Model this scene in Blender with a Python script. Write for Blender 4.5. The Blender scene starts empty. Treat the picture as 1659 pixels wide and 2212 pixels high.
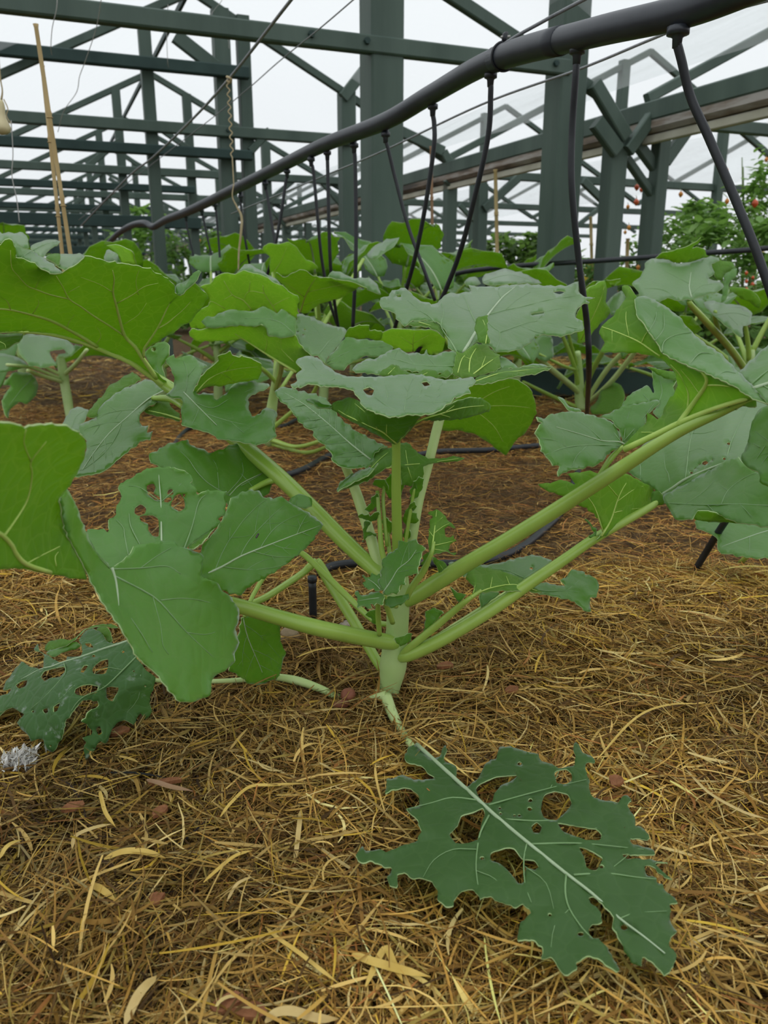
import bpy, bmesh, math, random
import numpy as np
from mathutils import Vector, noise
from mathutils.geometry import delaunay_2d_cdt

C = bpy.context.scene.collection
sc = bpy.context.scene
PI = math.pi

# ---------------------------------------------------------------- camera
FPX = 1728.0
PITCH = math.radians(16.0)
CAMH = 0.40
cam = bpy.data.cameras.new('camera')
cam.sensor_fit = 'VERTICAL'
cam.sensor_height = 36.0
cam.lens = 36.0 * FPX / 2212.0
cam.clip_start = 0.02
cam.clip_end = 300
cam.dof.use_dof = True
cam.dof.focus_distance = 0.74
cam.dof.aperture_fstop = 13.0
camo = bpy.data.objects.new('camera', cam)
camo.location = (0, 0, CAMH)
camo.rotation_euler = (math.radians(90) - PITCH, 0, 0)
C.objects.link(camo)
sc.camera = camo

# ---------------------------------------------------------------- overcast sky, exposure
world = bpy.data.worlds.new('overcast_sky')
sc.world = world
world.use_nodes = True
wn = world.node_tree
wn.nodes.clear()
wo = wn.nodes.new('ShaderNodeOutputWorld')
bg = wn.nodes.new('ShaderNodeBackground')
bg.inputs['Strength'].default_value = 1.0
tc = wn.nodes.new('ShaderNodeTexCoord')
sep = wn.nodes.new('ShaderNodeSeparateXYZ')
mr = wn.nodes.new('ShaderNodeMapRange')          # standard overcast sky: zenith brighter than horizon
mr.inputs['From Min'].default_value = 0.0
mr.inputs['From Max'].default_value = 1.0
mr.inputs['To Min'].default_value = 0.86
mr.inputs['To Max'].default_value = 1.28
mul = wn.nodes.new('ShaderNodeMix')
mul.data_type = 'RGBA'
mul.blend_type = 'MULTIPLY'
mul.inputs['Factor'].default_value = 1.0
mul.inputs[6].default_value = (0.90, 0.935, 0.96, 1)
wn.links.new(tc.outputs['Generated'], sep.inputs[0])
wn.links.new(sep.outputs['Z'], mr.inputs['Value'])
wn.links.new(mr.outputs[0], mul.inputs[7])
wn.links.new(mul.outputs[2], bg.inputs['Color'])
wn.links.new(bg.outputs[0], wo.inputs[0])

sc.view_settings.view_transform = 'Standard'
sc.view_settings.look = 'None'
sc.view_settings.exposure = 0.12
sc.view_settings.gamma = 1.0
sc.view_settings.use_curve_mapping = False
sc.cycles.max_bounces = 8
sc.cycles.transparent_max_bounces = 12

# ---------------------------------------------------------------- placing things
RX = np.array([1.0, 0, 0])
FW = np.array([0, math.cos(PITCH), -math.sin(PITCH)])
UP = np.array([0, math.sin(PITCH), math.cos(PITCH)])
CAM = np.array([0, 0, CAMH])

def rays(P):
    P = np.asarray(P, float).reshape(-1, 2)
    x = (P[:, 0] - 829.5) / FPX
    y = -(P[:, 1] - 1106.0) / FPX
    return x[:, None] * RX + y[:, None] * UP + FW

def W(px, py, Y):
    """world point seen at a pixel of the photograph, at distance Y ahead"""
    r = rays([(px, py)])[0]
    return CAM + r * (Y / r[1])

def G(px, py, z=0.0):
    """world point seen at a pixel, at height z"""
    r = rays([(px, py)])[0]
    return CAM + r * ((z - CAMH) / r[2])

CROPS = dict(P=(0, 0, 1.0), R3=(0, 480, 2.37), R4=(560, 560, 2.183), R5=(1100, 480, 2.698), R6=(0, 880, 2.304),
             R7=(560, 960, 2.183), R8=(740, 1560, 2.183), Q1=(360, 480, 3.318), Q2=(820, 480, 3.318),
             Q3=(0, 480, 3.95), Q4=(1240, 260, 3.959), Q5=(1100, 720, 2.968), Q6=(700, 1000, 4.366), Q7=(0, 1280, 3.95))

def K(crop, pts):
    x0, y0, s = CROPS[crop]
    return [(x0 + p[0] / s, y0 + p[1] / s) + tuple(p[2:]) for p in pts]

# ---------------------------------------------------------------- objects
def link(name, me, parent=None):
    o = bpy.data.objects.new(name, me)
    C.objects.link(o)
    if parent is not None:
        o.parent = parent
    return o

def thing(name, label, cat, loc=(0, 0, 0), group=None):
    o = bpy.data.objects.new(name, None)
    o.empty_display_size = 0.05
    C.objects.link(o)
    o.location = loc
    o['label'] = label
    o['category'] = cat
    if group:
        o['group'] = group
    return o

def tag(o, label, cat, group=None):
    o['label'] = label
    o['category'] = cat
    if group:
        o['group'] = group
    return o

def mesh(name, V, Fc, mats, parent=None, mi=None, smooth=True, uv=None):
    me = bpy.data.meshes.new(name)
    V = np.asarray(V, float)
    if parent is not None:
        V = V - np.array(parent_loc(parent))
    me.from_pydata(V.tolist(), [], [tuple(int(i) for i in f) for f in Fc])
    for m in (mats if isinstance(mats, (list, tuple)) else [mats]):
        me.materials.append(m)
    if mi is not None:
        me.polygons.foreach_set('material_index', np.asarray(mi, np.int32))
    if smooth:
        me.polygons.foreach_set('use_smooth', np.ones(len(me.polygons), bool))
    me.update()
    return link(name, me, parent)

def parent_loc(o):
    v = Vector((0, 0, 0))
    while o is not None:
        v = v + o.location
        o = o.parent
    return v

def tube_geo(pts, rad, n=10, flat=1.0, cap=True):
    """swept tube through 3-D points with one radius per point"""
    P = np.asarray(pts, float)
    R = np.asarray(rad, float)
    if R.ndim == 0:
        R = np.full(len(P), float(R))
    V = []
    Fc = []
    T = np.gradient(P, axis=0)
    T /= np.linalg.norm(T, axis=1)[:, None] + 1e-12
    ref = np.array([0, 0, 1.0]) if abs(T[0][2]) < 0.9 else np.array([0, 1.0, 0])
    u = np.cross(T[0], ref)
    u /= np.linalg.norm(u)
    for i in range(len(P)):
        u = u - T[i] * (u @ T[i])
        u /= np.linalg.norm(u) + 1e-12
        v = np.cross(T[i], u)
        for k in range(n):
            a = 2 * PI * k / n
            V.append(P[i] + R[i] * (math.cos(a) * u + flat * math.sin(a) * v))
        if i:
            b = (i - 1) * n
            c = i * n
            for k in range(n):
                Fc.append((b + k, b + (k + 1) % n, c + (k + 1) % n, c + k))
    if cap:
        Fc.append(tuple(range(n - 1, -1, -1)))
        Fc.append(tuple((len(P) - 1) * n + k for k in range(n)))
    return V, Fc

def spline(pts, m=6):
    """Catmull-Rom through points of any dimension"""
    P = np.asarray(pts, float)
    if len(P) < 3:
        return np.array([P[0] + (P[-1] - P[0]) * t for t in np.linspace(0, 1, m + 1)])
    Q = np.vstack([2 * P[0] - P[1], P, 2 * P[-1] - P[-2]])
    out = []
    for i in range(1, len(Q) - 2):
        for t in np.linspace(0, 1, m, endpoint=False):
            a, b, c, d = Q[i - 1], Q[i], Q[i + 1], Q[i + 2]
            out.append(0.5 * ((2 * b) + (-a + c) * t + (2 * a - 5 * b + 4 * c - d) * t * t + (-a + 3 * b - 3 * c + d) * t ** 3))
    out.append(P[-1])
    return np.array(out)

def tube(name, pts, rad, mat, parent=None, n=10, m=6, flat=1.0):
    P = np.asarray(pts, float)
    R = np.asarray(rad, float)
    if R.ndim == 0:
        R = np.full(len(P), float(R))
    S = spline(np.hstack([P, R[:, None]]), m)
    V, Fc = tube_geo(S[:, :3], np.maximum(S[:, 3], 1e-5), n, flat)
    return mesh(name, V, Fc, mat, parent)

# ---------------------------------------------------------------- materials
def M(name):
    m = bpy.data.materials.new(name)
    m.use_nodes = True
    m.node_tree.nodes.clear()
    return m, m.node_tree.nodes, m.node_tree.links

def ramp(N, cols, pos=None):
    r = N.new('ShaderNodeValToRGB')
    e = r.color_ramp.elements
    while len(e) < len(cols):
        e.new(0.5)
    for i, c in enumerate(cols):
        e[i].position = pos[i] if pos else i / (len(cols) - 1)
        e[i].color = (*c, 1)
    return r

def nz(N, Lk, scale, detail=4, rough=0.55, stretch=None, coord='Object'):
    t = N.new('ShaderNodeTexCoord')
    n = N.new('ShaderNodeTexNoise')
    n.inputs['Scale'].default_value = scale
    n.inputs['Detail'].default_value = detail
    n.inputs['Roughness'].default_value = rough
    if stretch:
        mp = N.new('ShaderNodeMapping')
        mp.inputs['Scale'].default_value = stretch
        Lk.new(t.outputs[coord], mp.inputs[0])
        Lk.new(mp.outputs[0], n.inputs['Vector'])
    else:
        Lk.new(t.outputs[coord], n.inputs['Vector'])
    return n

def simple(name, cols, scale=30, rough=0.6, spec=0.4, bump=0.0, stretch=None, detail=5, pos=None, bscale=None):
    m, N, Lk = M(name)
    o = N.new('ShaderNodeOutputMaterial')
    p = N.new('ShaderNodeBsdfPrincipled')
    n = nz(N, Lk, scale, detail, stretch=stretch)
    r = ramp(N, cols, pos or [0.3 + 0.4 * i / max(1, len(cols) - 1) for i in range(len(cols))])
    Lk.new(n.outputs[0], r.inputs[0])
    Lk.new(r.outputs[0], p.inputs['Base Color'])
    p.inputs['Roughness'].default_value = rough
    p.inputs['Specular IOR Level'].default_value = spec
    if bump:
        b = N.new('ShaderNodeBump')
        b.inputs['Strength'].default_value = bump
        b.inputs['Distance'].default_value = 0.004
        n2 = nz(N, Lk, bscale or scale * 3, 5, stretch=stretch)
        Lk.new(n2.outputs[0], b.inputs['Height'])
        Lk.new(b.outputs[0], p.inputs['Normal'])
    Lk.new(p.outputs[0], o.inputs[0])
    return m

def leaf_mat(name, cols, tcol, tfac, rough, spec, cell=75.0, vein=(0.2, 0.3, 0.15), veinfac=0.35, bump=0.35, dust=None, bloom=0.0, coat=0.0):
    """one face of a leaf: diffuse and waxy sheen, a share of the light let through, a net of fine veins"""
    m, N, Lk = M(name)
    o = N.new('ShaderNodeOutputMaterial')
    p = N.new('ShaderNodeBsdfPrincipled')
    n = nz(N, Lk, 9.0, 3)
    r = ramp(N, cols, [0.35 + 0.3 * i / max(1, len(cols) - 1) for i in range(len(cols))])
    Lk.new(n.outputs[0], r.inputs[0])
    t = N.new('ShaderNodeTexCoord')
    wob = nz(N, Lk, 40.0, 2)
    mixv = N.new('ShaderNodeMix')
    mixv.data_type = 'VECTOR'
    mixv.inputs['Factor'].default_value = 0.012
    Lk.new(t.outputs['Object'], mixv.inputs[4])
    Lk.new(wob.outputs['Color'], mixv.inputs[5])
    v = N.new('ShaderNodeTexVoronoi')
    v.feature = 'DISTANCE_TO_EDGE'
    v.inputs['Scale'].default_value = cell
    Lk.new(mixv.outputs[1], v.inputs['Vector'])
    e = N.new('ShaderNodeMapRange')
    e.inputs['From Min'].default_value = 0.0
    e.inputs['From Max'].default_value = 0.07
    e.inputs['To Min'].default_value = veinfac
    e.inputs['To Max'].default_value = 0.0
    Lk.new(v.outputs['Distance'], e.inputs['Value'])
    mx = N.new('ShaderNodeMix')
    mx.data_type = 'RGBA'
    Lk.new(e.outputs[0], mx.inputs['Factor'])
    Lk.new(r.outputs[0], mx.inputs[6])
    mx.inputs[7].default_value = (*vein, 1)
    col = mx.outputs[2]
    if dust:
        dn = nz(N, Lk, 55.0, 6, 0.7)
        dr = ramp(N, [(0, 0, 0), (1, 1, 1)], [0.58, 0.72])
        Lk.new(dn.outputs[0], dr.inputs[0])
        dm = N.new('ShaderNodeMix')
        dm.data_type = 'RGBA'
        dk = N.new('ShaderNodeMath')
        dk.operation = 'MULTIPLY'
        dk.inputs[1].default_value = dust
        Lk.new(dr.outputs[0], dk.inputs[0])
        Lk.new(dk.outputs[0], dm.inputs['Factor'])
        Lk.new(col, dm.inputs[6])
        dm.inputs[7].default_value = (0.55, 0.60, 0.54, 1)
        col = dm.outputs[2]
    Lk.new(col, p.inputs['Base Color'])
    p.inputs['Roughness'].default_value = rough
    p.inputs['Specular IOR Level'].default_value = spec
    p.inputs['Sheen Weight'].default_value = bloom
    p.inputs['Coat Weight'].default_value = coat
    p.inputs['Coat Roughness'].default_value = 0.36
    p.inputs['Sheen Roughness'].default_value = 0.32
    p.inputs['Sheen Tint'].default_value = (0.86, 0.97, 0.86, 1)
    b = N.new('ShaderNodeBump')
    b.inputs['Strength'].default_value = bump
    b.inputs['Distance'].default_value = 0.0015
    hs = N.new('ShaderNodeMapRange')
    hs.inputs['From Max'].default_value = 0.25
    Lk.new(v.outputs['Distance'], hs.inputs['Value'])
    Lk.new(hs.outputs[0], b.inputs['Height'])
    Lk.new(b.outputs[0], p.inputs['Normal'])
    tr = N.new('ShaderNodeBsdfTranslucent')
    tm = N.new('ShaderNodeMix')
    tm.data_type = 'RGBA'
    Lk.new(e.outputs[0], tm.inputs['Factor'])
    tm.inputs[6].default_value = (*tcol, 1)
    tm.inputs[7].default_value = (min(1, tcol[0] * 1.5), min(1, tcol[1] * 1.15), min(1, tcol[2] * 1.6), 1)
    Lk.new(tm.outputs[2], tr.inputs['Color'])
    ms = N.new('ShaderNodeMixShader')
    ms.inputs[0].default_value = tfac
    Lk.new(p.outputs[0], ms.inputs[1])
    Lk.new(tr.outputs[0], ms.inputs[2])
    Lk.new(ms.outputs[0], o.inputs[0])
    return m

LEAF_TOP = leaf_mat('kale_leaf_top', [(0.074, 0.232, 0.022), (0.108, 0.290, 0.038)], (0.46, 0.72, 0.07), 0.45, 0.42, 0.30,
                    vein=(0.13, 0.24, 0.08), veinfac=0.2, bump=0.22, bloom=1.0, coat=1.0)
LEAF_OLD = leaf_mat('old_leaf_top', [(0.040, 0.108, 0.022), (0.056, 0.135, 0.030)], (0.36, 0.60, 0.07), 0.35, 0.45, 0.45,
                    vein=(0.10, 0.20, 0.06), veinfac=0.2, bump=0.2, bloom=0.5)
LEAF_UND = leaf_mat('kale_leaf_underside', [(0.10, 0.22, 0.030), (0.145, 0.28, 0.050)], (0.50, 0.78, 0.05), 0.54, 0.55, 0.35,
                    vein=(0.24, 0.38, 0.12), veinfac=0.3, bump=.3, bloom=0.2)
LEAF_DUST = leaf_mat('kale_leaf_top_dusty', [(0.052, 0.135, 0.034), (0.078, 0.175, 0.052)], (0.34, 0.62, 0.08), 0.36, 0.6, 0.4,
                     vein=(0.2, 0.33, 0.18), veinfac=0.2, dust=0.75, bloom=0.4)
LEAF_UNDY = leaf_mat('young_leaf_underside', [(0.13, 0.26, 0.045), (0.18, 0.32, 0.07)], (0.58, 0.88, 0.14), 0.58, 0.55, 0.35,
                     vein=(0.34, 0.48, 0.16), veinfac=0.25, bump=.3, bloom=0.2)
LEAF_TOPY = leaf_mat('young_leaf_top', [(0.08, 0.18, 0.04), (0.11, 0.23, 0.06)], (0.58, 0.88, 0.14), 0.55, 0.42, 0.7,
                     vein=(0.13, 0.24, 0.08), veinfac=0.2, bump=0.22, bloom=1.0)
LEAF_RIM = simple('leaf_margin', [(0.36, 0.50, 0.20), (0.44, 0.57, 0.27)], 60, 0.6, 0.3)
VEIN_TOP = simple('leaf_vein_pale', [(0.16, 0.285, 0.105), (0.21, 0.335, 0.145)], 50, 0.5, 0.4)
VEIN_MID = simple('leaf_midrib_pale', [(0.32, 0.42, 0.24), (0.40, 0.50, 0.32)], 50, 0.45, 0.45)
VEIN_UND = simple('leaf_vein_yellow_green', [(0.44, 0.62, 0.12), (0.54, 0.70, 0.19)], 50, 0.5, 0.4)
PETIOLE = simple('petiole_green', [(0.25, 0.40, 0.055), (0.36, 0.52, 0.10)], 14, 0.30, 0.55, bump=0.15, stretch=(1, 1, 0.25))
PETIOLE_PALE = simple('petiole_pale', [(0.42, 0.56, 0.18), (0.56, 0.68, 0.31)], 14, 0.4, 0.5, bump=0.15)
STEM_MAT = simple('stem_pale_green', [(0.32, 0.48, 0.14), (0.48, 0.61, 0.28)], 10, 0.42, 0.5, bump=0.2)
FRAME_MAT = simple('green_painted_timber', [(0.056, 0.088, 0.070), (0.094, 0.136, 0.110)], 6, 0.55, 0.35, bump=0.25, stretch=(1, 1, 0.15), bscale=60)
FRAME_DARK = simple('dark_green_timber', [(0.018, 0.040, 0.036), (0.034, 0.066, 0.058)], 6, 0.6, 0.3, bump=0.25)
PIPE_MAT = simple('black_poly_pipe', [(0.018, 0.022, 0.030), (0.032, 0.037, 0.047)], 25, 0.38, 0.5)
TUBE_MAT = simple('black_drip_tube', [(0.010, 0.012, 0.016), (0.02, 0.023, 0.028)], 40, 0.42, 0.45)
WIRE_MAT = simple('grey_wire', [(0.16, 0.17, 0.18), (0.26, 0.27, 0.28)], 80, 0.45, 0.5)
TWINE_MAT = simple('thin_twine', [(0.36, 0.36, 0.35), (0.48, 0.47, 0.44)], 90, 0.8, 0.2)
RAFFIA = simple('raffia_string', [(0.38, 0.30, 0.16), (0.52, 0.44, 0.28)], 60, 0.8, 0.2)
BAMBOO = simple('bamboo', [(0.38, 0.26, 0.10), (0.52, 0.40, 0.19)], 12, 0.5, 0.4, stretch=(1, 1, 0.2))

# ---------------------------------------------------------------- leaves
_lc = [0]

def pip(P, poly):
    """even-odd test of many points"""
    P = np.asarray(P, float)
    A = np.asarray(poly, float)
    B = np.roll(A, -1, axis=0)
    x = P[:, 0][:, None]
    y = P[:, 1][:, None]
    c = (A[None, :, 1] > y) != (B[None, :, 1] > y)
    dy = B[:, 1] - A[:, 1]
    dy = np.where(np.abs(dy) < 1e-9, 1e-9, dy)
    xi = A[None, :, 0] + (y - A[None, :, 1]) * ((B[:, 0] - A[:, 0]) / dy)[None, :]
    return (np.sum(c & (x < xi), axis=1) % 2) == 1

def segdist(P, segs):
    """distance of points to a set of segments"""
    P = np.asarray(P, float)
    d = np.full(len(P), 1e9)
    for a, b in segs:
        a = np.asarray(a)
        b = np.asarray(b)
        ab = b - a
        t = np.clip(((P - a) @ ab) / (ab @ ab + 1e-9), 0, 1)
        q = a + t[:, None] * ab
        d = np.minimum(d, np.hypot(P[:, 0] - q[:, 0], P[:, 1] - q[:, 1]))
    return d

class Surf:
    """smooth depth over the photograph's rays through a few points of known distance (or height)"""
    def __init__(self, ctrl, ground=False):
        c = np.asarray(ctrl, float)
        self.P = c[:, :2]
        r = rays(self.P)
        s = ((c[:, 2] - CAMH) / r[:, 2]) if ground else c[:, 2] / r[:, 1]
        w = 1.0 / s
        self.lo, self.hi = w.min() / 1.12, w.max() * 1.12
        n = len(c)
        self.o = self.P.mean(axis=0)
        self.k = 1.0 / 200.0
        X = (self.P - self.o) * self.k
        self.X = X
        if n < 3:
            self.mode = n
            self.w = w
            return
        self.mode = 3
        D = np.hypot(X[:, None, 0] - X[None, :, 0], X[:, None, 1] - X[None, :, 1])
        Km = self.phi(D) + 1e-6 * np.eye(n)
        Q = np.hstack([np.ones((n, 1)), X])
        A = np.zeros((n + 3, n + 3))
        A[:n, :n] = Km
        A[:n, n:] = Q
        A[n:, :n] = Q.T
        b = np.zeros(n + 3)
        b[:n] = w
        self.c = np.linalg.lstsq(A, b, rcond=None)[0]

    @staticmethod
    def phi(D):
        return np.where(D > 1e-9, D * D * np.log(D + 1e-12), 0.0)

    def s(self, P):
        P = np.asarray(P, float).reshape(-1, 2)
        X = (P - self.o) * self.k
        if self.mode == 1:
            w = np.full(len(P), self.w[0])
        elif self.mode == 2:
            d = self.X[1] - self.X[0]
            t = np.clip(((X - self.X[0]) @ d) / (d @ d), -0.3, 1.3)
            w = self.w[0] + t * (self.w[1] - self.w[0])
        else:
            D = np.hypot(X[:, None, 0] - self.X[None, :, 0], X[:, None, 1] - self.X[None, :, 1])
            n = len(self.X)
            w = self.phi(D) @ self.c[:n] + self.c[n] + X @ self.c[n + 1:]
        return 1.0 / np.clip(w, self.lo, self.hi)

def rough_edge(poly, rnd, amp, step=6.0, teeth=True):
    """a traced outline rounded, then given small irregular teeth"""
    P = np.asarray(poly, float)
    n = len(P)
    out = []
    for i in range(n):
        a, b, c, d = P[i - 1], P[i], P[(i + 1) % n], P[(i + 2) % n]
        L = np.hypot(*(c - b))
        m = max(1, int(L / step))
        k = 0.6
        for j in range(m):
            t = j / m
            t2, t3 = t * t, t * t * t
            m0 = k * (c - a) * 0.5
            m1 = k * (d - b) * 0.5
            for mm in (m0, m1):
                l = np.hypot(*mm)
                if l > L * 0.8:
                    mm *= L * 0.8 / l
            out.append((2 * t3 - 3 * t2 + 1) * b + (t3 - 2 * t2 + t) * m0 + (-2 * t3 + 3 * t2) * c + (t3 - t2) * m1)
    Q = np.array(out)
    if amp <= 0:
        return Q
    d = np.roll(Q, -1, axis=0) - np.roll(Q, 1, axis=0)
    l = np.hypot(d[:, 0], d[:, 1]) + 1e-9
    N = np.stack([d[:, 1] / l, -d[:, 0] / l], axis=1)
    off = np.zeros(len(Q))
    nxt, per, h = 0.0, 3.0, 1.0
    pos = 0.0
    for i in range(len(Q)):
        if pos >= nxt:
            per = rnd.uniform(2.6, 6.5)
            h = rnd.uniform(0.2, 1.0)
            nxt = pos + per
        f = 1 - (nxt - pos) / per
        off[i] = amp * (h * (f if f < 0.75 else (1 - f) * 3.0) * 1.3 - 0.45 + rnd.uniform(-0.15, 0.15))
        pos += 1.0
    return Q + N * off[:, None]

def auto_veins(mid, inside, rnd, n=5, ang=50, r=0.7, bend=0.05, sides=(1, -1), step=6.0, maxlen=400):
    """side veins that leave a midrib, bend towards its tip and fork"""
    S = spline(mid, 8)
    seg = np.hypot(*(S[1:] - S[:-1]).T)
    cum = np.concatenate([[0], np.cumsum(seg)])
    out = []
    for k in range(n):
        for sd in sides:
            f = (k + 0.5 + rnd.uniform(-0.25, 0.25) + (0.25 if sd > 0 else -0.05)) / (n + 0.3)
            L = f * cum[-1]
            i = int(np.clip(np.searchsorted(cum, L) - 1, 0, len(S) - 2))
            p = S[i] + (S[i + 1] - S[i]) * ((L - cum[i]) / max(seg[i], 1e-6))
            t = S[i + 1] - S[i]
            a = math.atan2(t[1], t[0]) + sd * math.radians(ang + rnd.uniform(-6, 6))
            pts = [tuple(p)]
            q = np.array(p)
            for j in range(int(maxlen / step)):
                a -= sd * bend * rnd.uniform(0.2, 1.6) * step / 10 + rnd.uniform(-0.05, 0.05)
                q = q + step * np.array([math.cos(a), math.sin(a)])
                if not inside(q):
                    break
                pts.append(tuple(q))
            pts = pts[:-1]
            if len(pts) > 3:
                out.append((pts, r, r * 0.3))
                if len(pts) > 7:
                    for sg in (1, -1):
                        j = int(len(pts) * rnd.uniform(0.3, 0.6))
                        b = math.atan2(pts[j + 1][1] - pts[j][1], pts[j + 1][0] - pts[j][0]) + sg * math.radians(rnd.uniform(38, 55))
                        qq = np.array(pts[j])
                        br = [tuple(qq)]
                        for _ in range(int(len(pts) * rnd.uniform(0.25, 0.5))):
                            b -= sg * rnd.uniform(-0.03, 0.1)
                            qq = qq + step * np.array([math.cos(b), math.sin(b)])
                            if not inside(qq):
                                break
                            br.append(tuple(qq))
                        br = br[:-1]
                        if len(br) > 2:
                            out.append((br, r * 0.5, r * 0.2))
    return out

THICK = 0.0010

def leaf(parent, panels, label=None, petiole=None, name='leaf', thick=THICK):
    """one leaf: blade (one mesh of one or more folded panels) with midrib, side_veins and petiole as its parts"""
    _lc[0] += 1
    rnd = random.Random(100 + _lc[0])
    V, Fc, MI = [], [], []
    mids, veins_t, veins_u = [], [], []
    for pn in panels:
        c = pn.get('c', 'P')
        side = pn.get('s', 't')
        ctrl = K(c, pn['y'] if 'y' in pn else pn['z'])
        ground = 'z' in pn
        sf = Surf(ctrl, ground)
        out = [p[:2] for p in K(c, pn['o'])]
        Yav = float(np.mean(sf.s(np.array(out))))
        g = pn.get('g', 8.0 if Yav < 1.1 else 10.0)
        jag = pn.get('j', 3.2 if Yav < 1.1 else 2.2) * 1.75
        out = rough_edge(out, rnd, jag, step=max(3.5, g * 0.55))
        holes = []
        for h in pn.get('h', []):
            if len(h) == 3 and not hasattr(h[0], '__len__'):
                cx, cy = K(c, [(h[0], h[1])])[0]
                rr = h[2] / CROPS[c][2]
                hp = [(cx + rr * math.cos(a) * rnd.uniform(0.8, 1.15), cy + rr * 0.8 * math.sin(a) * rnd.uniform(0.8, 1.15)) for a in np.linspace(0, 2 * PI, 9)[:-1]]
                holes.append(np.array(hp))
            else:
                holes.append(rough_edge([p[:2] for p in K(c, h)], rnd, 1.2, step=4.0))
        def inside(q, out=out, holes=holes):
            q = np.array([q])
            return bool(pip(q, out)[0]) and not any(bool(pip(q, h)[0]) for h in holes)
        # veins
        vl = []
        for v in pn.get('m', []):
            pts = [p[:2] for p in K(c, v[0])]
            vl.append((pts, v[1], v[2], 'mid'))
        for v in pn.get('v', []):
            pts = [p[:2] for p in K(c, v if not (len(v) == 3 and not hasattr(v[1], '__len__')) else v[0])]
            r0, r1 = (0.75, 0.25) if not (len(v) == 3 and not hasattr(v[1], '__len__')) else v[1:]
            vl.append((pts, r0, r1, 'side'))
        for a in pn.get('a', []):
            pts = [p[:2] for p in K(c, a[0])]
            kw = dict(a[1]) if len(a) > 1 else {}
            for v in auto_veins(pts, inside, rnd, **kw):
                vl.append((v[0], v[1], v[2], 'side'))
        # fill with points
        lo = out.min(axis=0)
        hi = out.max(axis=0)
        gx, gy = np.meshgrid(np.arange(lo[0], hi[0], g), np.arange(lo[1], hi[1], g * 0.87))
        gx[1::2] += g * 0.5
        I = np.stack([gx.ravel(), gy.ravel()], axis=1)
        rs = np.random.RandomState(_lc[0])
        I = I + rs.uniform(-0.15 * g, 0.15 * g, I.shape)
        if len(I):
            k = pip(I, out)
            for h in holes:
                k &= ~pip(I, h)
            I = I[k]
        loops = [out] + holes
        if len(I):
            segs = []
            dmin = np.full(len(I), 1e9)
            for lp in loops:
                D = np.hypot(I[:, None, 0] - lp[None, :, 0], I[:, None, 1] - lp[None, :, 1]).min(axis=1)
                dmin = np.minimum(dmin, D)
            I = I[dmin > g * 0.35]
        vp = []
        for v in vl:
            S_ = spline(np.array(v[0]), 3) if len(v[0]) < 12 else np.array(v[0])
            vp.append(S_)
        if vp and len(I):
            vp = np.vstack(vp)
            k = pip(vp, out)
            for h in holes:
                k &= ~pip(vp, h)
            vp = vp[k]
            if len(vp):
                dm = np.full(len(vp), 1e9)
                for lp in loops:
                    dm = np.minimum(dm, np.hypot(vp[:, None, 0] - lp[None, :, 0], vp[:, None, 1] - lp[None, :, 1]).min(axis=1))
                vp = vp[dm > 2.0]
            if len(vp):
                keep = [0]
                for i_ in range(1, len(vp)):
                    if np.hypot(*(vp[keep] - vp[i_]).T).min() > 3.0:
                        keep.append(i_)
                vp = vp[keep]
                dI = np.hypot(I[:, None, 0] - vp[None, :, 0], I[:, None, 1] - vp[None, :, 1]).min(axis=1)
                I = np.vstack([I[dI > g * 0.4], vp])
        pts = [Vector((float(p[0]), float(p[1]))) for lp in loops for p in lp]
        edges = []
        b = 0
        for lp in loops:
            n = len(lp)
            edges += [(b + i, b + (i + 1) % n) for i in range(n)]
            b += n
        pts += [Vector((float(p[0]), float(p[1]))) for p in I]
        r = delaunay_2d_cdt(pts, edges, [], 0, 1e-4)
        v2 = np.array([(p[0], p[1]) for p in r[0]])
        tri = np.array([f for f in r[2] if len(f) == 3], int)
        cen = v2[tri].mean(axis=1)
        k = pip(cen, out)
        for h in holes:
            k &= ~pip(cen, h)
        tri = tri[k]
        used = np.unique(tri)
        remap = -np.ones(len(v2), int)
        remap[used] = np.arange(len(used))
        v2 = v2[used]
        tri = remap[tri]
        # winding: face the camera
        e1 = v2[tri[:, 1]] - v2[tri[:, 0]]
        e2 = v2[tri[:, 2]] - v2[tri[:, 0]]
        cr = e1[:, 0] * e2[:, 1] - e1[:, 1] * e2[:, 0]
        fl = cr > 0
        tri[fl] = tri[fl][:, ::-1]
        s = sf.s(v2)
        # quilted tissue between the veins, gentle undulation
        vs = []
        for v in vl:
            vs += list(zip(v[0][:-1], v[0][1:]))
        mmpx = Yav / FPX
        if vs:
            d = segdist(v2, vs) * mmpx
            q = 1 - np.exp(-d / 0.008)
        else:
            q = np.ones(len(v2)) * 0.5
        amp = pn.get('b', 0.0022)
        R = rays(v2)
        base = CAM + R * s[:, None]
        und = np.array([noise.noise(Vector(p * 28)) + 0.5 * noise.noise(Vector(p * 75)) for p in base]) * pn.get('w', 0.0022)
        bd = np.full(len(v2), 1e9)
        for lp in loops:
            bd = np.minimum(bd, np.hypot(v2[:, None, 0] - lp[None, :, 0], v2[:, None, 1] - lp[None, :, 1]).min(axis=1))
        ruf = np.array([noise.noise(Vector(p * 62 + np.array([3.1, 0, 5.5]))) for p in base]) * np.exp(-bd * mmpx / 0.009) * pn.get('rf', 0.0055)
        s = s + (-q if side not in 'uy' else q) * amp + und * q + ruf
        base = CAM + R * s[:, None]
        # normals
        nrm = np.zeros_like(base)
        fn = np.cross(base[tri[:, 1]] - base[tri[:, 0]], base[tri[:, 2]] - base[tri[:, 0]])
        for j in range(3):
            np.add.at(nrm, tri[:, j], fn)
        nrm /= np.linalg.norm(nrm, axis=1)[:, None] + 1e-12
        back = base - nrm * thick
        o = len(V)
        n = len(base)
        V += base.tolist() + back.tolist()
        fi = {'t': 0, 'u': 1, 'd': 3, 'y': 4, 'o': 6}[side]
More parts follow.
